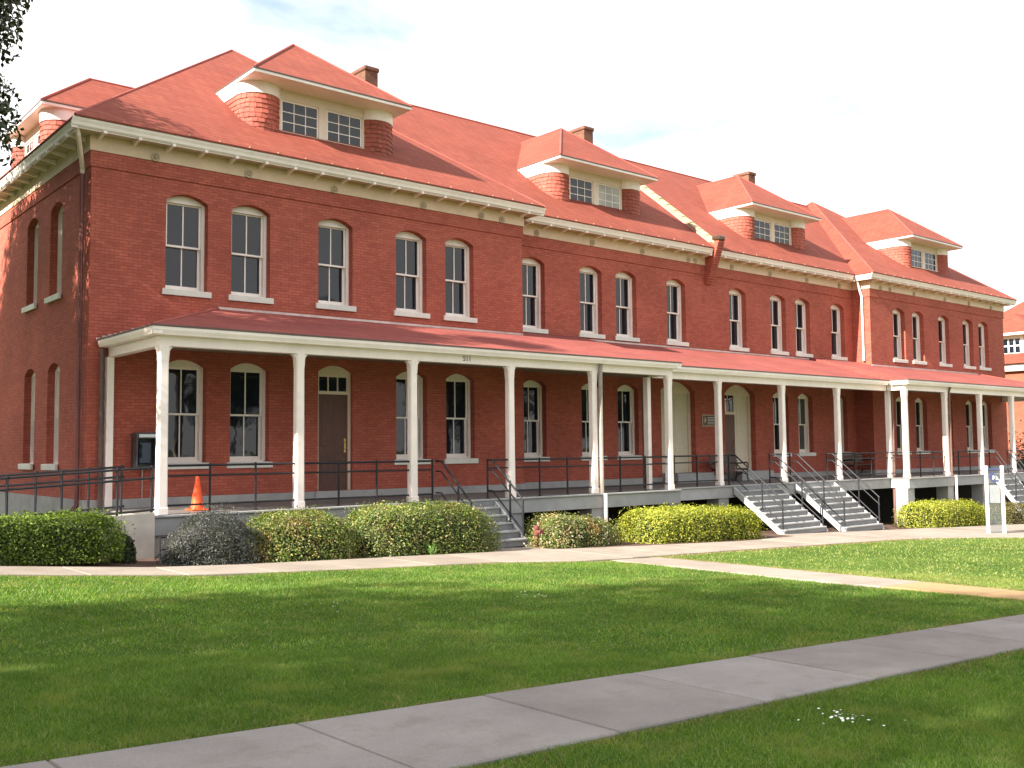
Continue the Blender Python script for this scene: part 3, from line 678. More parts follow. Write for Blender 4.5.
def porch_roof(x0, xin, x1, hip, wing0):
    # x0: outer hip end, x1: inner end; wing0: wing wall inner end
    s = 1 if x1 > x0 else -1; hx = x0+s*2.75; zt = zp(0); yi = RC-.01; zi = 4.76
    m_ = MB(); F = lambda *v: m_.add(v, [tuple(range(len(v)))])
    F((x0, ey, ez), (x1, ey, ez), (x1, yi, zi), (wing0, yi, zi), (wing0, 0, zt), (hx, 0, zt)) if False else None
    m_.quad((x0, ey, ez), (wing0, ey, ez), (wing0, -.004, zt), (hx, -.004, zt)); m_.quad((wing0, ey, ez), (x1, ey, ez), (x1, yi, zi), (wing0, yi, zi))
    F((x0, ey, ez), (hx, -.004, zt), (x0, -.004, ez))
    F((x1, ey, ez), (x1, yi, zi), (x1, yi, ez))
    o = m_.build('porch_roof', 'porch_red', B)
    MB().tube([(x0, ey, ez), (hx, 0, zt+.01)], .035, 6).build('hip_cap', 'ridge', o)
    fl = MB().box(min(hx, wing0), max(hx, wing0), -.02, -.002, zt-.02, zt+.05); fl.build('flashing', 'flash_white', o)
    f2 = MB(); n = 22
    for k in range(n):
        a = k/n; xx = x0+s*2.75*a; z_ = ez+(zt-ez)*a
        f2.box(min(xx, xx+s*.13), max(xx, xx+s*.13), -.018, -.002, z_-.02, z_+.03+.03*random.random())
    f2.build('flashing', 'flash_white', o)
porch_roof(.16, 0, 15.51, True, WX+.0); porch_roof(XE-.16, 0, XE-15.51, True, RX)
cr_ = MB(); eyc = PC-.31; zcw = 4.68
cr_.quad((15.2, eyc, ez-.03), (XE-15.2, eyc, ez-.03), (XE-15.2, RC-.005, zcw), (15.2, RC-.005, zcw))
o = cr_.build('porch_roof', 'porch_red', B)
MB().box(15.6, XE-15.6, RC-.02, RC-.003, zcw-.02, zcw+.045).build('flashing', 'flash_white', o)
# porch downspouts
pipe([(12.33, PY-.2, 3.5), (12.33, PY-.16, 3.3), (12.33, PY-.16, .0)], .055, 'pipe_grey'); pipe([(12.33, PY-.29, 0), (12.33, PY-.29, g(12.4, -3.2)+.05)], .05, 'white_paint')
x = XE-PCOL[4]+.14; pipe([(x, PY-.2, 3.5), (x, PY-.13, 3.3), (x, PY-.13, .02)], .042, 'pipe_brown'); pipe([(x, PY-.29, 0.02), (x, PY-.29, g(x, -3.2)+.05)], .042, 'white_paint')
x = XE-15.0; pipe([(x, PC-.2, 3.5), (x, PC-.13, 3.3), (x, PC-.13, .02)], .042, 'pipe_brown'); pipe([(x-.35, PC-.3, 0.0), (x-.35, PC-.3, g(x, -2.5)+.05)], .055, 'pipe_brown')
pipe([(15.3, PC-.36, 3.56), (15.24, PC-.1, 3.3), (15.2, PC+.18, 3.1), (15.2, PC+.18, .02)], .05, 'gutter_dark')
pipe([(.26, .0-.1, 3.45), (.26, -.1, .05)], .05, 'gutter_dark')
# small things fixed to it
MB().box(-.17, .17, -.09, .09, -.09, 0, .02).build('porch_light', 'cream', B, (6.05, -1.5, 3.52))
def lettering(txt, size, mat, loc, rx=rad(90)):
    cu = bpy.data.curves.new('lettering', 'FONT'); cu.body = txt; cu.size = size; cu.extrude = .004; cu.materials.append(MAT[mat])
    o = bpy.data.objects.new('house_number', cu); COL.objects.link(o); dg = bpy.context.evaluated_depsgraph_get()
    me = bpy.data.meshes.new_from_object(o.evaluated_get(dg)); bpy.data.objects.remove(o)
    o = place('house_number', me, B, loc); o.rotation_euler = (rx, 0, 0); return o
lettering('511', .17, 'ink', (7.74, PY-.105, 3.33))

# ---- railings
RR = .021
def railing(pts, zs=(.94, .74, .17), posts=(), slope=False, mat='black_metal', top=.97):
    """pts: polyline on the floor (x,y,z); one rail at each height, posts at fractions"""
    o = place('railing', MB().tube([(x, y, z+zs[0]) for x, y, z in pts], RR+.003, 8).mesh('railing', mat), B)
    for h in zs[1:]: MB().tube([(x, y, z+h) for x, y, z in pts], RR-.002, 8).build('rail', mat, o)
    return o
pm_ = MB().tube([(0, 0, 0), (0, 0, .98)], .024, 8).revolve([(.05, 0), (.05, .012), (.03, .02)]).mesh('post', 'black_metal')
def posts(o, pts):
    for x, y, z in pts: place('post', pm_, o, (x, y, z))
def level(xs, y, skip_ends=False):
    o = railing([(xs[0], y, 0), (xs[-1], y, 0)]); posts(o, [(x, y, 0) for x in xs if True])
    return o
def thirds(a, b_, n=3): return [a+(b_-a)*k/n for k in range(n+1)]
def seg(a, b_, y, n=3):
    xs = thirds(a, b_, n); o = railing([(a+.09, y, 0), (b_-.09, y, 0)]); posts(o, [(x, y, 0) for x in xs[1:-1]])
for i in range(5):
    a, b_ = PCOL[i], PCOL[i+1]
    if i == 2:
        o = railing([(a+.09, PY, 0), (6.9, PY, 0)]); posts(o, [(6.9, PY, 0)]); o = railing([(8.55, PY, 0), (b_-.09, PY, 0)]); posts(o, [(8.55, PY, 0)])
        o = railing([(XE-6.9, PY, 0), (XE-a-.09, PY, 0)]); posts(o, [(XE-6.9, PY, 0)]); o = railing([(XE-b_+.09, PY, 0), (XE-8.55, PY, 0)]); posts(o, [(XE-8.55, PY, 0)])
    else:
        seg(a, b_, PY, 3); seg(XE-b_, XE-a, PY, 3)
for x in (15.23, XE-15.23): railing([(x, PY+.09, 0), (x, PC-.08, 0)])
o = railing([(15.2, PC, 0), (18.35, PC, 0)]); posts(o, [(16.3, PC, 0), (17.35, PC, 0)])
o = railing([(18.53, PC, 0), (18.9, PC, 0)]); posts(o, [(18.9, PC, 0)])
o = railing([(21.05, PC, 0), (21.73, PC, 0)]); posts(o, [(21.05, PC, 0)]); o = railing([(21.92, PC, 0), (22.2, PC, 0)]); posts(o, [(22.2, PC, 0)])
o = railing([(24.4, PC, 0), (25.05, PC, 0)]); posts(o, [(24.4, PC, 0)])
o = railing([(25.23, PC, 0), (XE-15.15, PC, 0)]); posts(o, [(26.2, PC, 0), (27.3, PC, 0)])

# ---- stairs
def stair(xa, xb, ytop, ybot, nr, stringers=True):
    zb = g((xa+xb)/2, ybot)+.02; rise = -zb/nr; run = (ytop-ybot)/(nr-1) if nr > 1 else .3
    o = place('stair', None, B)
    for k in range(1, nr):
        zt_ = -k*rise; y0 = ytop-k*run; t_ = MB()
        t_.box(xa, xb, y0-.03, y0+run, zt_-.045, zt_, .008); MB().box(xa+.02, xb-.02, y0+.012, y0+.03, zt_-rise+.0, zt_-.046).build('riser', 'riser_grey', o)
        t_.build('step', 'grey_paint', o)
    mb = MB()
    MB().box(xa, xb, ytop+.005, ytop+.02, -rise, -.052).build('riser', 'riser_grey', o)
    for x in (xa-.07, xb+.01):
        MB().loft([[(q, ytop+.0, -.055), (q, ytop+.0, -.055-rise*1.3), (q, ybot+run*.6, zb-.02), (q, ybot-.02, zb-.02), (q, ybot-.02, zb+.06)] for q in (x, x+.06)]).build('stringer', 'stringer', o)
    s = zb/(ybot-ytop)
    for x, sg in ((xa+.05, 1), (xb-.05, -1)):
        P_ = [(x, ytop+.2, 0), (x, ytop, -.0), (x, ybot+.05, zb+rise*.6)]
        r_ = railing(P_, zs=(.94, .70, .2)); ym = ytop*.45+ybot*.55
        posts(r_, [(x, ybot+.08, zb+rise*.5), (x, ym, zb*.52+.02)])
stair(6.92, 8.55, PY-.25, -4.45, 6); stair(XE-8.55, XE-6.92, PY-.25, -4.6, 9)
stair(18.87, 21.07, PC-.25, -4.28, 9); stair(22.2, 24.4, PC-.25, -4.28, 9)

# ------------------------------------------------------------------ ramp at the left end
rp = thing('wheelchair_ramp', 'grey concrete ramp with black pipe rails leading up to the left porch end', 'ramp', (-4, -2.4, g(-4, -2.4)))
OX, OY, OZ = rp.location
def rz_(x): return -.002-.055*max(0, .2-x)
def rbox(a, b_, y0, y1, z0f, z1f): return MB().hexa([(a-OX, y0-OY, z0f(a)-OZ), (b_-OX, y0-OY, z0f(b_)-OZ), (b_-OX, y1-OY, z0f(b_)-OZ), (a-OX, y1-OY, z0f(a)-OZ), (a-OX, y0-OY, z1f(a)-OZ), (b_-OX, y0-OY, z1f(b_)-OZ), (b_-OX, y1-OY, z1f(b_)-OZ), (a-OX, y1-OY, z1f(a)-OZ)])
rbox(-7.5, .26, -3.25, -1.5, lambda x: -1.3, rz_).build('slope', 'concrete_ramp', rp)
rbox(-7.5, .262, -3.30, -3.16, lambda x: -1.29, lambda x: rz_(x)+.07).build('kerb', 'concrete_ramp', rp)
for y in (-3.23, -1.55):
    for h in (.92, .72, .12):
        MB().tube([(-7.3-OX, y-OY, rz_(-7.3)+h-OZ), (.28-OX, y-OY, rz_(.28)+h-OZ)], RR+.002, 8).build('rail', 'black_metal', rp)
    for x in (-6.6, -5.5, -4.4, -3.3, -2.3, -1.4, -.42, .22): place('post', pm_, rp, (x-OX, y-OY, rz_(x)-.02-OZ))

# ------------------------------------------------------------------ things on and around the porch
t_ = thing('traffic_cone', 'bright orange traffic cone standing on the porch deck by the first column', 'traffic cone', (1.56, -2.16, 0))
MB().box(-.19, .19, -.19, .19, 0.003, .035, .012).build('base', 'cone_orange', t_)
MB().revolve([(.14, .03), (.135, .05), (.035, .70), (.028, .715), (.02, .70)], n=24).build('cone_body', 'cone_orange', t_, smooth=False)
t_ = thing('payphone', 'dark wall payphone in an open hood beside the corner column', 'payphone', (1.18, 0, .8))
hb_ = MB().box(-.24, .24, -.05, -.002, 0.02, .82); hb_.box(-.24, -.21, -.36, -.05, .08, .80, .008); hb_.box(.21, .24, -.36, -.05, .08, .80, .008); hb_.box(-.25, .25, -.40, -.04, .70, .84, .015)
hb_.build('hood', 'phone_dark', t_); MB().box(-.2, .2, -.36, -.055, .06, .085, .006).build('shelf', 'steel', t_)
MB().box(-.14, .14, -.2, -.052, .16, .64, .02).build('phone_body', 'phone_blue', t_)
MB().tube([(-.1, -.24, .58), (-.11, -.26, .5), (-.11, -.26, .38), (-.1, -.24, .3)], .022, 8).build('handset', 'black_metal', t_)
MB().box(-.205, .205, -.405, -.4005, .735, .80).build('sign_strip', 'ink_pale', t_)
MB().tube([(0, -.03, .03), (0, -.03, -.6)], .012, 6).build('conduit', 'steel', t_)
def bench(loc, label, w_=1.55):
    t_ = thing('park_bench', label, 'bench', loc, group='benches on the middle porch')
    for i in range(5): MB().box(-w_/2, w_/2, -.55+.095*i, -.47+.095*i, .43, .46, .006).build('slat', 'bench_wood', t_)
    for i in range(5):
        z = .52+.085*i; MB().box(-w_/2, w_/2, -.075+.02*i, -.05+.02*i, z, z+.07, .006).build('slat', 'bench_wood', t_)
    for s in (-1, 1):
        x = s*(w_/2-.08); e = MB()
        e.tube([(x, -.56, 0), (x, -.5, .2), (x, -.52, .42), (x, -.56, .58), (x, -.5, .66), (x, -.3, .64), (x, -.05, .62)], .024, 7); e.tube([(x, .02, 0), (x, -.06, .22), (x, -.05, .5), (x, .05, .95)], .024, 7)
        e.tube([(x, -.52, .41), (x, -.05, .41)], .02, 7); e.tube([(x, -.46, .24), (x, -.28, .3), (x, -.1, .24)], .016, 7)
        e.build('leg_frame', 'black_metal', t_)
bench((21.85, .30, 0), 'dark slatted bench against the wall between the two wide doorways'); bench((30.2, .35, 0), 'dark slatted bench in the far corner right of the main stairs')
t_ = thing('wall_plaque', 'small bronze plaque with a pale figure and lines on the brick', 'plaque', (21.72, RC, 1.95))
MB().box(-.36, .36, -.03, -.001, 0, .42, .008).build('frame', 'bronze_light', t_); MB().box(-.33, .33, -.034, -.0305, .03, .39).build('plate', 'bronze', t_)
MB().loft([[(-.22+.05*math.cos(.628*k)*q, -.036-e, .22+.12*math.sin(.628*k)*q) for k in (2, 3, 5, 6, 7, 10)] for q, e in ((1, -.002), (.8, .012))]).build('figure', 'bronze_light', t_)
for k in range(5): MB().box(-.08, .29, -.038, -.0345, .09+.055*k, .105+.055*k).build('text_line', 'ink_pale', t_)
# white information board on the path
sx, sy = 26.15, -7.25; sz = g(sx, sy)
t_ = thing('information_board', 'tall white two-post board with clear panel standing on the path', 'sign', (sx, sy, sz-.02), rad(-58))
for x in (-.235, .235): MB().box(x-.05, x+.05, -.05, .05, 0, 2.22, .01).build('post', 'white_paint', t_)
MB().box(-.183, .183, -.03, .03, 2.08, 2.14).build('top_bar', 'navy', t_); MB().box(-.183, .183, -.025, .025, .02, .06).build('bottom_bar', 'steel', t_)
MB().box(-.183, .183, -.008, .008, .06, 2.08).build('panel', 'clear_panel', t_)
MB().box(-.155, .155, -.014, -.0085, 1.02, 1.60).build('notice', 'notice_grey', t_)
em = MB(); em.loft([[(-.06+.11*math.cos(.628*k), y, 1.88+.13*math.sin(.628*k)) for k in (2, 3, 5, 6, 7, 10)] for y in (-.014, -.0085)]); em.box(-.1, .13, -.0165, -.0145, 1.70, 1.76)
em.build('emblem', 'navy', t_); MB().loft([[(-.02+.035*math.cos(.628*k), y, 1.84+.07*math.sin(.628*k)) for k in (2, 3, 5, 6, 7, 10)] for y in (-.018, -.0145)]).build('emblem_disc', 'petal', t_)
t_ = thing('standpipe', 'rusty red standpipe beside the small left stair', 'standpipe', (8.62, -4.7, g(8.62, -4.7)))
MB().revolve([(.05, 0), (.05, .3), (.075, .31), (.075, .36), (.05, .37), (.05, .44), (.07, .45), (.06, .5), (.02, .53)], n=14).build('pipe', 'rust', t_, smooth=False); MB().tube([(0, 0, .38), (0, -.15, .38)], .045, 10).tube([(0, -.15, .38), (0, -.18, .38)], .06, 10).build('outlet', 'rust', t_)
t_ = thing('pipe_guard', 'low black pipe guard rail beneath the first porch column', 'guard rail', (.55, -3.75, g(.55, -3.75)))
MB().tube([(-.35, 0, 0), (-.35, 0, .45), (.45, 0, .45), (.45, 0, 0)], .02, 8).build('hoop', 'black_metal', t_); MB().tube([(-.35, 0, .22), (.45, 0, .22)], .014, 8).build('crossbar', 'black_metal', t_)

# ------------------------------------------------------------------ hedges and shrubs
def shrub(name, label, cat, cx, cy, sx_, sy_, h, mat, n, leaf, p_=4.0, wild=.05, seed=0, group=None, droop=0, aspect=.55, lift=0):
    r = np.random.default_rng(seed+11); z0 = g(cx, cy); slope = -.034
    t_ = thing(name, label, cat, (cx, cy, z0), group=group)
    ar = np.array([sy_*h, sy_*h, sx_*h, sx_*h, 2*sx_*sy_]); fc = r.choice(5, n, p=ar/ar.sum())
    d = np.stack([r.uniform(-sx_, sx_, n), r.uniform(-sy_, sy_, n), r.uniform(0, h, n)], 1)
    for q_, (ax_, v_) in enumerate(((0, -sx_), (0, sx_), (1, -sy_), (1, sy_), (2, h))): d[fc == q_, ax_] = v_
    d /= np.linalg.norm(d, axis=1)[:, None]
    # superellipsoid radius
    k = (np.abs(d[:, 0]/sx_)**p_+np.abs(d[:, 1]/sy_)**p_+np.abs((d[:, 2])/h)**p_)**(-1/p_)
    Pq = d*k[:, None]
    ph = r.uniform(0, 6.28, 6)
    lump = 1+wild*(np.sin(Pq[:, 0]*3.1+ph[0])+np.sin(Pq[:, 1]*4+ph[1]+Pq[:, 2]*2)+np.sin(Pq[:, 0]*7.3+ph[2])*.6+np.sin(Pq[:, 2]*6+ph[3])*.5)
    dep = 1-np.abs(r.normal(0, .075, n)); out = r.random(n) < (.15 if wild > .1 else .06); dep[out] = 1+r.uniform(0, .07+wild*.9, out.sum())
    Pq = Pq*(lump*dep)[:, None]
    Nn = d*np.array([1/sx_, 1/sy_, 1/h]); Nn /= np.linalg.norm(Nn, axis=1)[:, None]; Nn[:, 2] += .35
    Pq[:, 2] += Pq[:, 0]*slope*.9+.01; Pq[:, 2] = np.maximum(Pq[:, 2], Pq[:, 0]*slope+.02)
    place('foliage', npmesh('foliage', leaf_quads(Pq, Nn, leaf, aspect, .65, r), 4, mat), t_)
    cb_ = MB(); rings = []
    for zz in (.02, .25, .5, .7, .85, .95):
        q = .80*(1-zz**p_)**(1/p_)
        rings.append([(sx_*q*math.copysign(abs(math.cos(a))**(2/p_), math.cos(a)), sy_*q*math.copysign(abs(math.sin(a))**(2/p_), math.sin(a)), h*zz*.82+sx_*q*math.cos(a)*slope) for a in [6.2832*i/24 for i in range(24)]])
    cb_.loft(rings).build('dark_core', 'core_shade', t_)  # solid core added inside, darkened like the shade between leaves
    return t_
shrub('hedge', 'clipped green box hedge below the ramp at far left', 'hedge', -2.45, -4.5, 1.6, .62, .78, 'leaf_box', 26000, .05, 6, .03, 1)
shrub('shrub', 'small dark leafy shrub at the right end of the left green hedge', 'shrub', -.62, -4.2, .2, .3, .5, 'leaf_tree', 3000, .06, 2.5, .06, 2)
shrub('shrub', 'loose grey purple shrub beneath the first porch column', 'shrub', 0.78, -4.45, .88, .72, .84, 'leaf_grey', 20000, .05, 2.3, .13, 3, aspect=.3)
shrub('hedge', 'rounded speckled green and cream hedge right of the grey shrub', 'hedge', 2.6, -4.5, 1.2, .75, .90, 'leaf_var', 19000, .048, 3.2, .035, 4)
shrub('hedge', 'large rounded hedge of mottled green and red leaves left of the small stair', 'hedge', 5.52, -4.5, 1.85, .8, 1.05, 'leaf_var', 28000, .048, 3.6, .03, 5)
shrub('shrub', 'flowering shrub with pale pink blossom right of the small stair', 'shrub', 9.85, -4.45, 1.3, .72, .78, 'leaf_flower', 18000, .052, 2.6, .06, 6)
shrub('hedge', 'long lime yellow hedge left of the main stairs', 'hedge', 14.35, -4.55, 2.4, .72, .88, 'leaf_lime', 30000, .055, 4.5, .03, 7)
shrub('hedge', 'lime yellow hedge beside the information board', 'hedge', 29.25, -3.95, 2.55, .75, .92, 'leaf_lime', 24000, .06, 4.5, .03, 8)
shrub('shrub', 'olive brown shrub at the far right stair', 'shrub', 33.8, -4.1, 1.3, .7, .85, 'leaf_olive', 9000, .06, 2.4, .09, 9)
shrub('shrub', 'dark shrub in front of the neighbouring building', 'shrub', 56, 3.2, 3.0, 3.0, 4.2, 'leaf_tree', 9000, .16, 2.3, .12, 10)
# weed in front of the big hedge
wd = thing('leafy_weed', 'bright green leafy weed at the foot of the mottled hedge', 'plant', (5.25, -5.28, g(5.25, -5.28)))
lv = MB()
for k in range(16):
    a = random.uniform(0, 6.28); l_ = random.uniform(.12, .26); h_ = random.uniform(.08, .32); c, s = math.cos(a), math.sin(a); wq = .03
    lv.quad((0, 0, 0), (c*l_*.5-s*wq, s*l_*.5+c*wq, h_*.8), (c*l_, s*l_, h_), (c*l_*.5+s*wq, s*l_*.5-c*wq, h_*.8))
lv.build('leaves', 'leaf_weed', wd)

# ------------------------------------------------------------------ trees
def crown_pts(r, n, clumps, cr_s):
    c = clumps[r.integers(0, len(clumps), n)]; d = r.normal(0, 1, (n, 3)); d /= np.linalg.norm(d, axis=1)[:, None]
    rr = cr_s*r.uniform(.5, 1.0, n)**.5
    return c+d*rr[:, None]*np.array([1, 1, .7]), d
def tree_meshes(seed, rx, ry, rz, zc_, nclump, csize, nleaf, leaf, extra=()):
    r = np.random.default_rng(seed)
    d = r.normal(0, 1, (nclump, 3)); d /= np.linalg.norm(d, axis=1)[:, None]
    cl_ = d*(r.uniform(.35, 1, nclump)**.4)[:, None]*np.array([rx-csize*.8, ry-csize*.8, rz-csize*.6]); cl_[:, 2] += zc_
    if len(extra): cl_ = np.concatenate([cl_, np.array(extra)]); nclump = len(cl_)
    P_, Nn = crown_pts(r, nleaf, cl_, csize)
    if len(extra):
        P2, N2 = crown_pts(r, 60000, np.array(extra), .72); P_ = np.concatenate([P_, P2]); Nn = np.concatenate([Nn, N2])
    Nn[:, 2] += .4
    crown = npmesh('crown', leaf_quads(P_, Nn, leaf, .6, .7, r), 4, 'leaf_tree')
    tm = MB(); tm.tube([(0, 0, -.3), (.05, .02, zc_*.35), (-.08, .1, zc_*.7), (0, 0, zc_+rz*.5)], .38, 10, .08)
    for i in range(9):
        c = cl_[i*3 % nclump]; b0 = Vector((0, .03, zc_*(.4+.06*i))); tm.tube([b0, b0.lerp(Vector(c), .5)+Vector((0, 0, .3)), Vector(c)], .13, 7, .03)
    return crown, tm.mesh('trunk', 'bark')
def tree(label, loc, meshes, rz=0, sc=(1, 1, 1), group=None):
    t_ = thing('tree', label, 'tree', loc, rz, group); t_.scale = sc
    place('crown', meshes[0], t_); place('trunk', meshes[1], t_); return t_
TL = (-6.0, .9, g(-6, .9))
ex = [(-3.22-TL[0]+.25*math.sin(k*2.1)+.1*(k % 3), -2.7-TL[1]+.3*math.cos(k*1.7), 5.6+.62*k-TL[2]) for k in (2, 3, 5, 6, 7, 10)]
tree('dark leafy tree at the left edge overhanging the barracks corner', TL, tree_meshes(3, 4.6, 6.6, 4.3, 9.2, 110, 1.15, 110000, .13, ex))
TM = tree_meshes(5, 5.2, 5.2, 7.0, 11.5, 60, 1.7, 24000, .30)
for k, (x, y, rz0, sc_) in enumerate(((-24, -15.2, 0, 1.0), (-27, -20.5, 2.9, 1.15), (-25, -27, 2.1, 1.05))):
    tree('tall dark tree beyond the left edge shading the lawn, %s' % ('nearest the barracks', 'middle one', 'farthest from the barracks')[k], (x, y, g(x, y)), TM, rz0, (sc_,)*3, 'trees shading the lawn')
tree('tall unseen tree added beyond the left edge to shade the end wall', (-17.5, 3.6, g(-17.5, 3.6)), TM, 4.0, (1, 1.1, 1.0), 'trees shading the lawn')  # unseen, put in to keep sun off the end wall
tree('tallest unseen tree beyond the left edge, added to block sun from the end wall', (-26, 3.0, g(-26, 3)), TM, 1.1, (1.25, 1.25, 1.22), 'trees shading the lawn')  # second unseen blocker for sun still reaching the end wall
for k, (x, y, rz0, sc_) in enumerate(((28, -54, .5, .9), (38, -60, 1.9, 1.0), (49, -54, 3, .85), (17, -58, 4, .8), (60, -58, 5, .9), (72, -55, .9, .95))):
    tree('dark tree across the lawn mirrored in the windows, %s' % ('second from the west end', 'third from the west end', 'third from the east end', 'westernmost', 'second from the east end', 'easternmost')[k], (x, y, g(x, y)), TM, rz0, (sc_,)*3, 'trees across the lawn')

for k, (x, y, rz0, sc_) in enumerate(((-34, 34, .5, .9), (-22, 46, 1.9, 1.0), (-8, 40, 3, .85), (4, 50, 4, .9), (-46, 24, 5, .95))):
    tree('dark tree behind the barracks in the back row, %s' % ('second from the west end', 'middle one', 'second from the east end', 'easternmost', 'westernmost')[k], (x, y, g(x, y)), TM, rz0, (sc_,)*3, 'trees behind the barracks')

# ------------------------------------------------------------------ neighbouring barracks at the right edge
nx, nz = 62.0, g(62, 5)
NB = thing('brick_building', 'neighbouring sunlit brick building with red roof at the right edge', 'building', (nx, 0, nz))
MB().box(0, 30, 1.0, 15.4, -.5, 9.0).build('wall', 'brick_orange', NB)
MB().box(-.35, 30.3, .65, 15.7, 9.0, 9.5, .05).build('cornice', 'white_paint', NB)
MB().add([(-.6, .4, 9.5), (30.6, .4, 9.5), (30.6, 16, 9.5), (-.6, 16, 9.5), (7, 8.2, 15.2), (23, 8.2, 15.2)], [(0, 1, 5, 4), (1, 2, 5), (2, 3, 4, 5), (3, 0, 4), (3, 2, 1, 0)]).build('roof', 'roof_red', NB)
dn = MB().box(.5, 4, 6.2, 10.4, 9.6, 11.6).build('dormer', 'shingle', NB)
MB().box(.40, .498, 6.95, 9.65, 10.05, 11.55).build('window_surround', 'white_paint', dn)
for k in range(6):
    for j in range(2): MB().box(.37, .398, 7.2+.40*k, 7.5+.40*k, 10.3+.52*j, 10.72+.52*j).build('pane', 'glass', dn)
MB().add([(-.2, 5.7, 11.6), (-.2, 10.9, 11.6), (6, 10.9, 11.6), (6, 5.7, 11.6), (2.2, 8.3, 13.2), (6, 8.3, 13.2)], [(1, 0, 4), (0, 3, 5, 4), (2, 1, 4, 5), (0, 1, 2, 3)]).build('dormer_roof', 'roof_red', dn)
MB().box(-.21, 5, 5.69, 10.91, 11.45, 11.598).build('dormer_soffit', 'white_paint', dn)
for y in (2.6, 12.6):
    for z in (1.8, 5.6): MB().box(-.03, .1, y-.5, y+.5, z, z+2.2).build('window', 'glass', NB)

# ------------------------------------------------------------------ grass blades and daisies
def on_path(x, y, mrg=.0):
    a = (y > swr(x)-mrg) & (y < swl(x)+mrg)
    pnx = np.interp(x, PNX, PNY)
    b_ = y > pnx-mrg
    c = (x > np.interp(-y, [8, 10.2, 12.3, 14.4, 16.5], [7.74, 7.78, 7.84, 8.12, 8.6])-mrg) & (x < np.interp(-y, [8, 10.2, 12.7, 16.5], [9.08, 9.18, 9.28, 9.5])+mrg) & (y > swl(x)) & (y < -7)
    return a | b_ | c
def blades(n, dmin, dmax, h, wd, seed):
    r = np.random.default_rng(seed)
    dd = np.sqrt(r.uniform(dmin**2, dmax**2, n)); an = YAW+r.uniform(-.60, .60, n)
    x = CAM.x+dd*np.sin(an); y = CAM.y+dd*np.cos(an)
    lump = .5*np.sin(x*1.3+1.7*np.sin(y*.9))*np.sin(y*1.6+x*.5)+.5*np.sin(x*5.1+2*np.sin(y*3.3))*np.sin(y*4.7+1.5*np.sin(x*2.9))
    keep = ~on_path(x, y, -.015) & (r.random(n) < .8+.2*lump); x, y, dd, lump = x[keep], y[keep], dd[keep], lump[keep]; n = len(x)
    z = G(x, y); hh_ = h*r.uniform(.5, 1.3, n)*(1+.25*lump); a = r.uniform(0, 6.283, n); w2 = wd*r.uniform(.6, 1.3, n)
    ln = r.uniform(.2, 1.5, n)*hh_; la = r.uniform(0, 6.283, n)
    dx, dy = np.cos(a)*w2, np.sin(a)*w2
    v = np.stack([np.stack([x-dx, y-dy, z-.005], 1), np.stack([x+dx, y+dy, z-.005], 1), np.stack([x+np.cos(la)*ln, y+np.sin(la)*ln, z+hh_], 1)], 1)
    return v.reshape(-1, 3)
gv = np.concatenate([blades(420000, 4.6, 10, .034, .0040, 1), blades(380000, 10, 20, .034, .0075, 2), blades(160000, 20, 42, .036, .013, 3)])
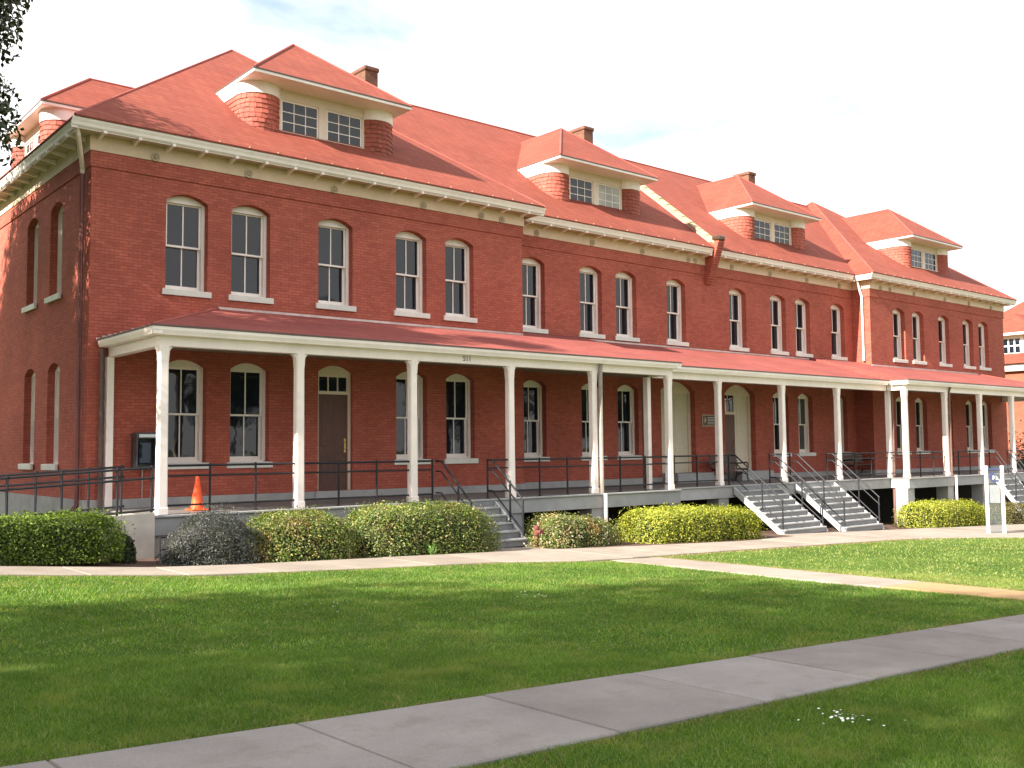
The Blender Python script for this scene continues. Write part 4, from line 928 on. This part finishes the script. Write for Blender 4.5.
def edge_blades(n, seed):
    r = np.random.default_rng(seed); x = r.uniform(-9, 26, n); y = np.empty(n); sel = r.integers(0, 4, n)
    e = np.abs(r.normal(0, .10, n))*(.4+np.abs(np.sin(x*1.9)+np.sin(x*4.3+1))*.6)
    y = np.where(sel == 0, swl(x)+.04+e, np.where(sel == 1, swr(x)-.01-e, np.interp(x, PNX, PNY)-.01-e))
    cyy = r.uniform(-16, -8, n); cr_x = np.interp(-cyy, [8, 10.2, 12.7, 16.5], [9.08, 9.18, 9.28, 9.5])
    x = np.where(sel == 3, cr_x+.01+e*1.6, x); y = np.where(sel == 3, cyy, y)
    k = ~on_path(x, y, -.01); x, y = x[k], y[k]; n = len(x); z = G(x, y); hh_ = .03*r.uniform(.4, 1.2, n); a = r.uniform(0, 6.283, n); w2 = .007*r.uniform(.6, 1.3, n); la = r.uniform(0, 6.283, n); ln = hh_*r.uniform(.3, 1.8, n)
    return np.stack([np.stack([x-np.cos(a)*w2, y-np.sin(a)*w2, z-.004], 1), np.stack([x+np.cos(a)*w2, y+np.sin(a)*w2, z-.004], 1), np.stack([x+np.cos(la)*ln, y+np.sin(la)*ln, z+hh_], 1)], 1).reshape(-1, 3)
gd = place('dry_grass', npmesh('dry_grass', edge_blades(42000, 9), 3, 'grass_dry'), kind='stuff'); gd['label'] = 'dry tan grass fringe along the edges of the paths'; gd['category'] = 'grass'
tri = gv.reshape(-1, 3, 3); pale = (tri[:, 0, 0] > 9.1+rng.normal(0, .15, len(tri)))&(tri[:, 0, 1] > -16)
gp = place('pale_grass', npmesh('pale_grass', tri[pale].reshape(-1, 3), 3, 'grass_pale'), kind='stuff'); gp['label'] = 'paler lawn grass right of the cross path'; gp['category'] = 'grass'
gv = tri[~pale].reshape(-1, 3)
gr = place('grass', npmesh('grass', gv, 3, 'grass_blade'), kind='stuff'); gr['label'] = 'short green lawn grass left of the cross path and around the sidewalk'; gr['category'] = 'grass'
def daisies(label, cx, cy, n, sx_, sy_, seed, rot=0):
    r = np.random.default_rng(seed); t_ = MB()
    for k in range(n):
        u, v = r.normal(0, sx_), r.normal(0, sy_); x, y = cx+u*math.cos(rot)-v*math.sin(rot), cy+u*math.sin(rot)+v*math.cos(rot); z = g(x, y)+.055+r.uniform(0, .02); q = r.uniform(.006, .013); tl = r.uniform(-.4, .4)
        t_.add([(x, y, z)]+[(x+q*math.cos(.7854*i), y+q*math.sin(.7854*i), z+.005+q*tl*math.cos(.7854*i)) for i in range(8)], [(0, i, i % 8+1) for i in range(1, 9)])
    o = t_.build('daisy_patch', 'petal', kind='stuff'); o['label'] = label; o['category'] = 'flowers'
daisies('cluster of small white daisies on the grass right of the sidewalk', -.42, -18.22, 30, .17, .12, 1, -.5)
daisies('row of white daisies in the shaded lawn near its middle', 2.25, -11.6, 16, .32, .16, 2, -.7)
daisies('scattered white daisies on the sunlit lawn before the yellow hedge', 20.6, -8.4, 40, 1.2, .35, 4)
daisies('few white daisies in the shaded lawn left of its middle', -.5, -11.2, 9, .3, .2, 3, -.7)
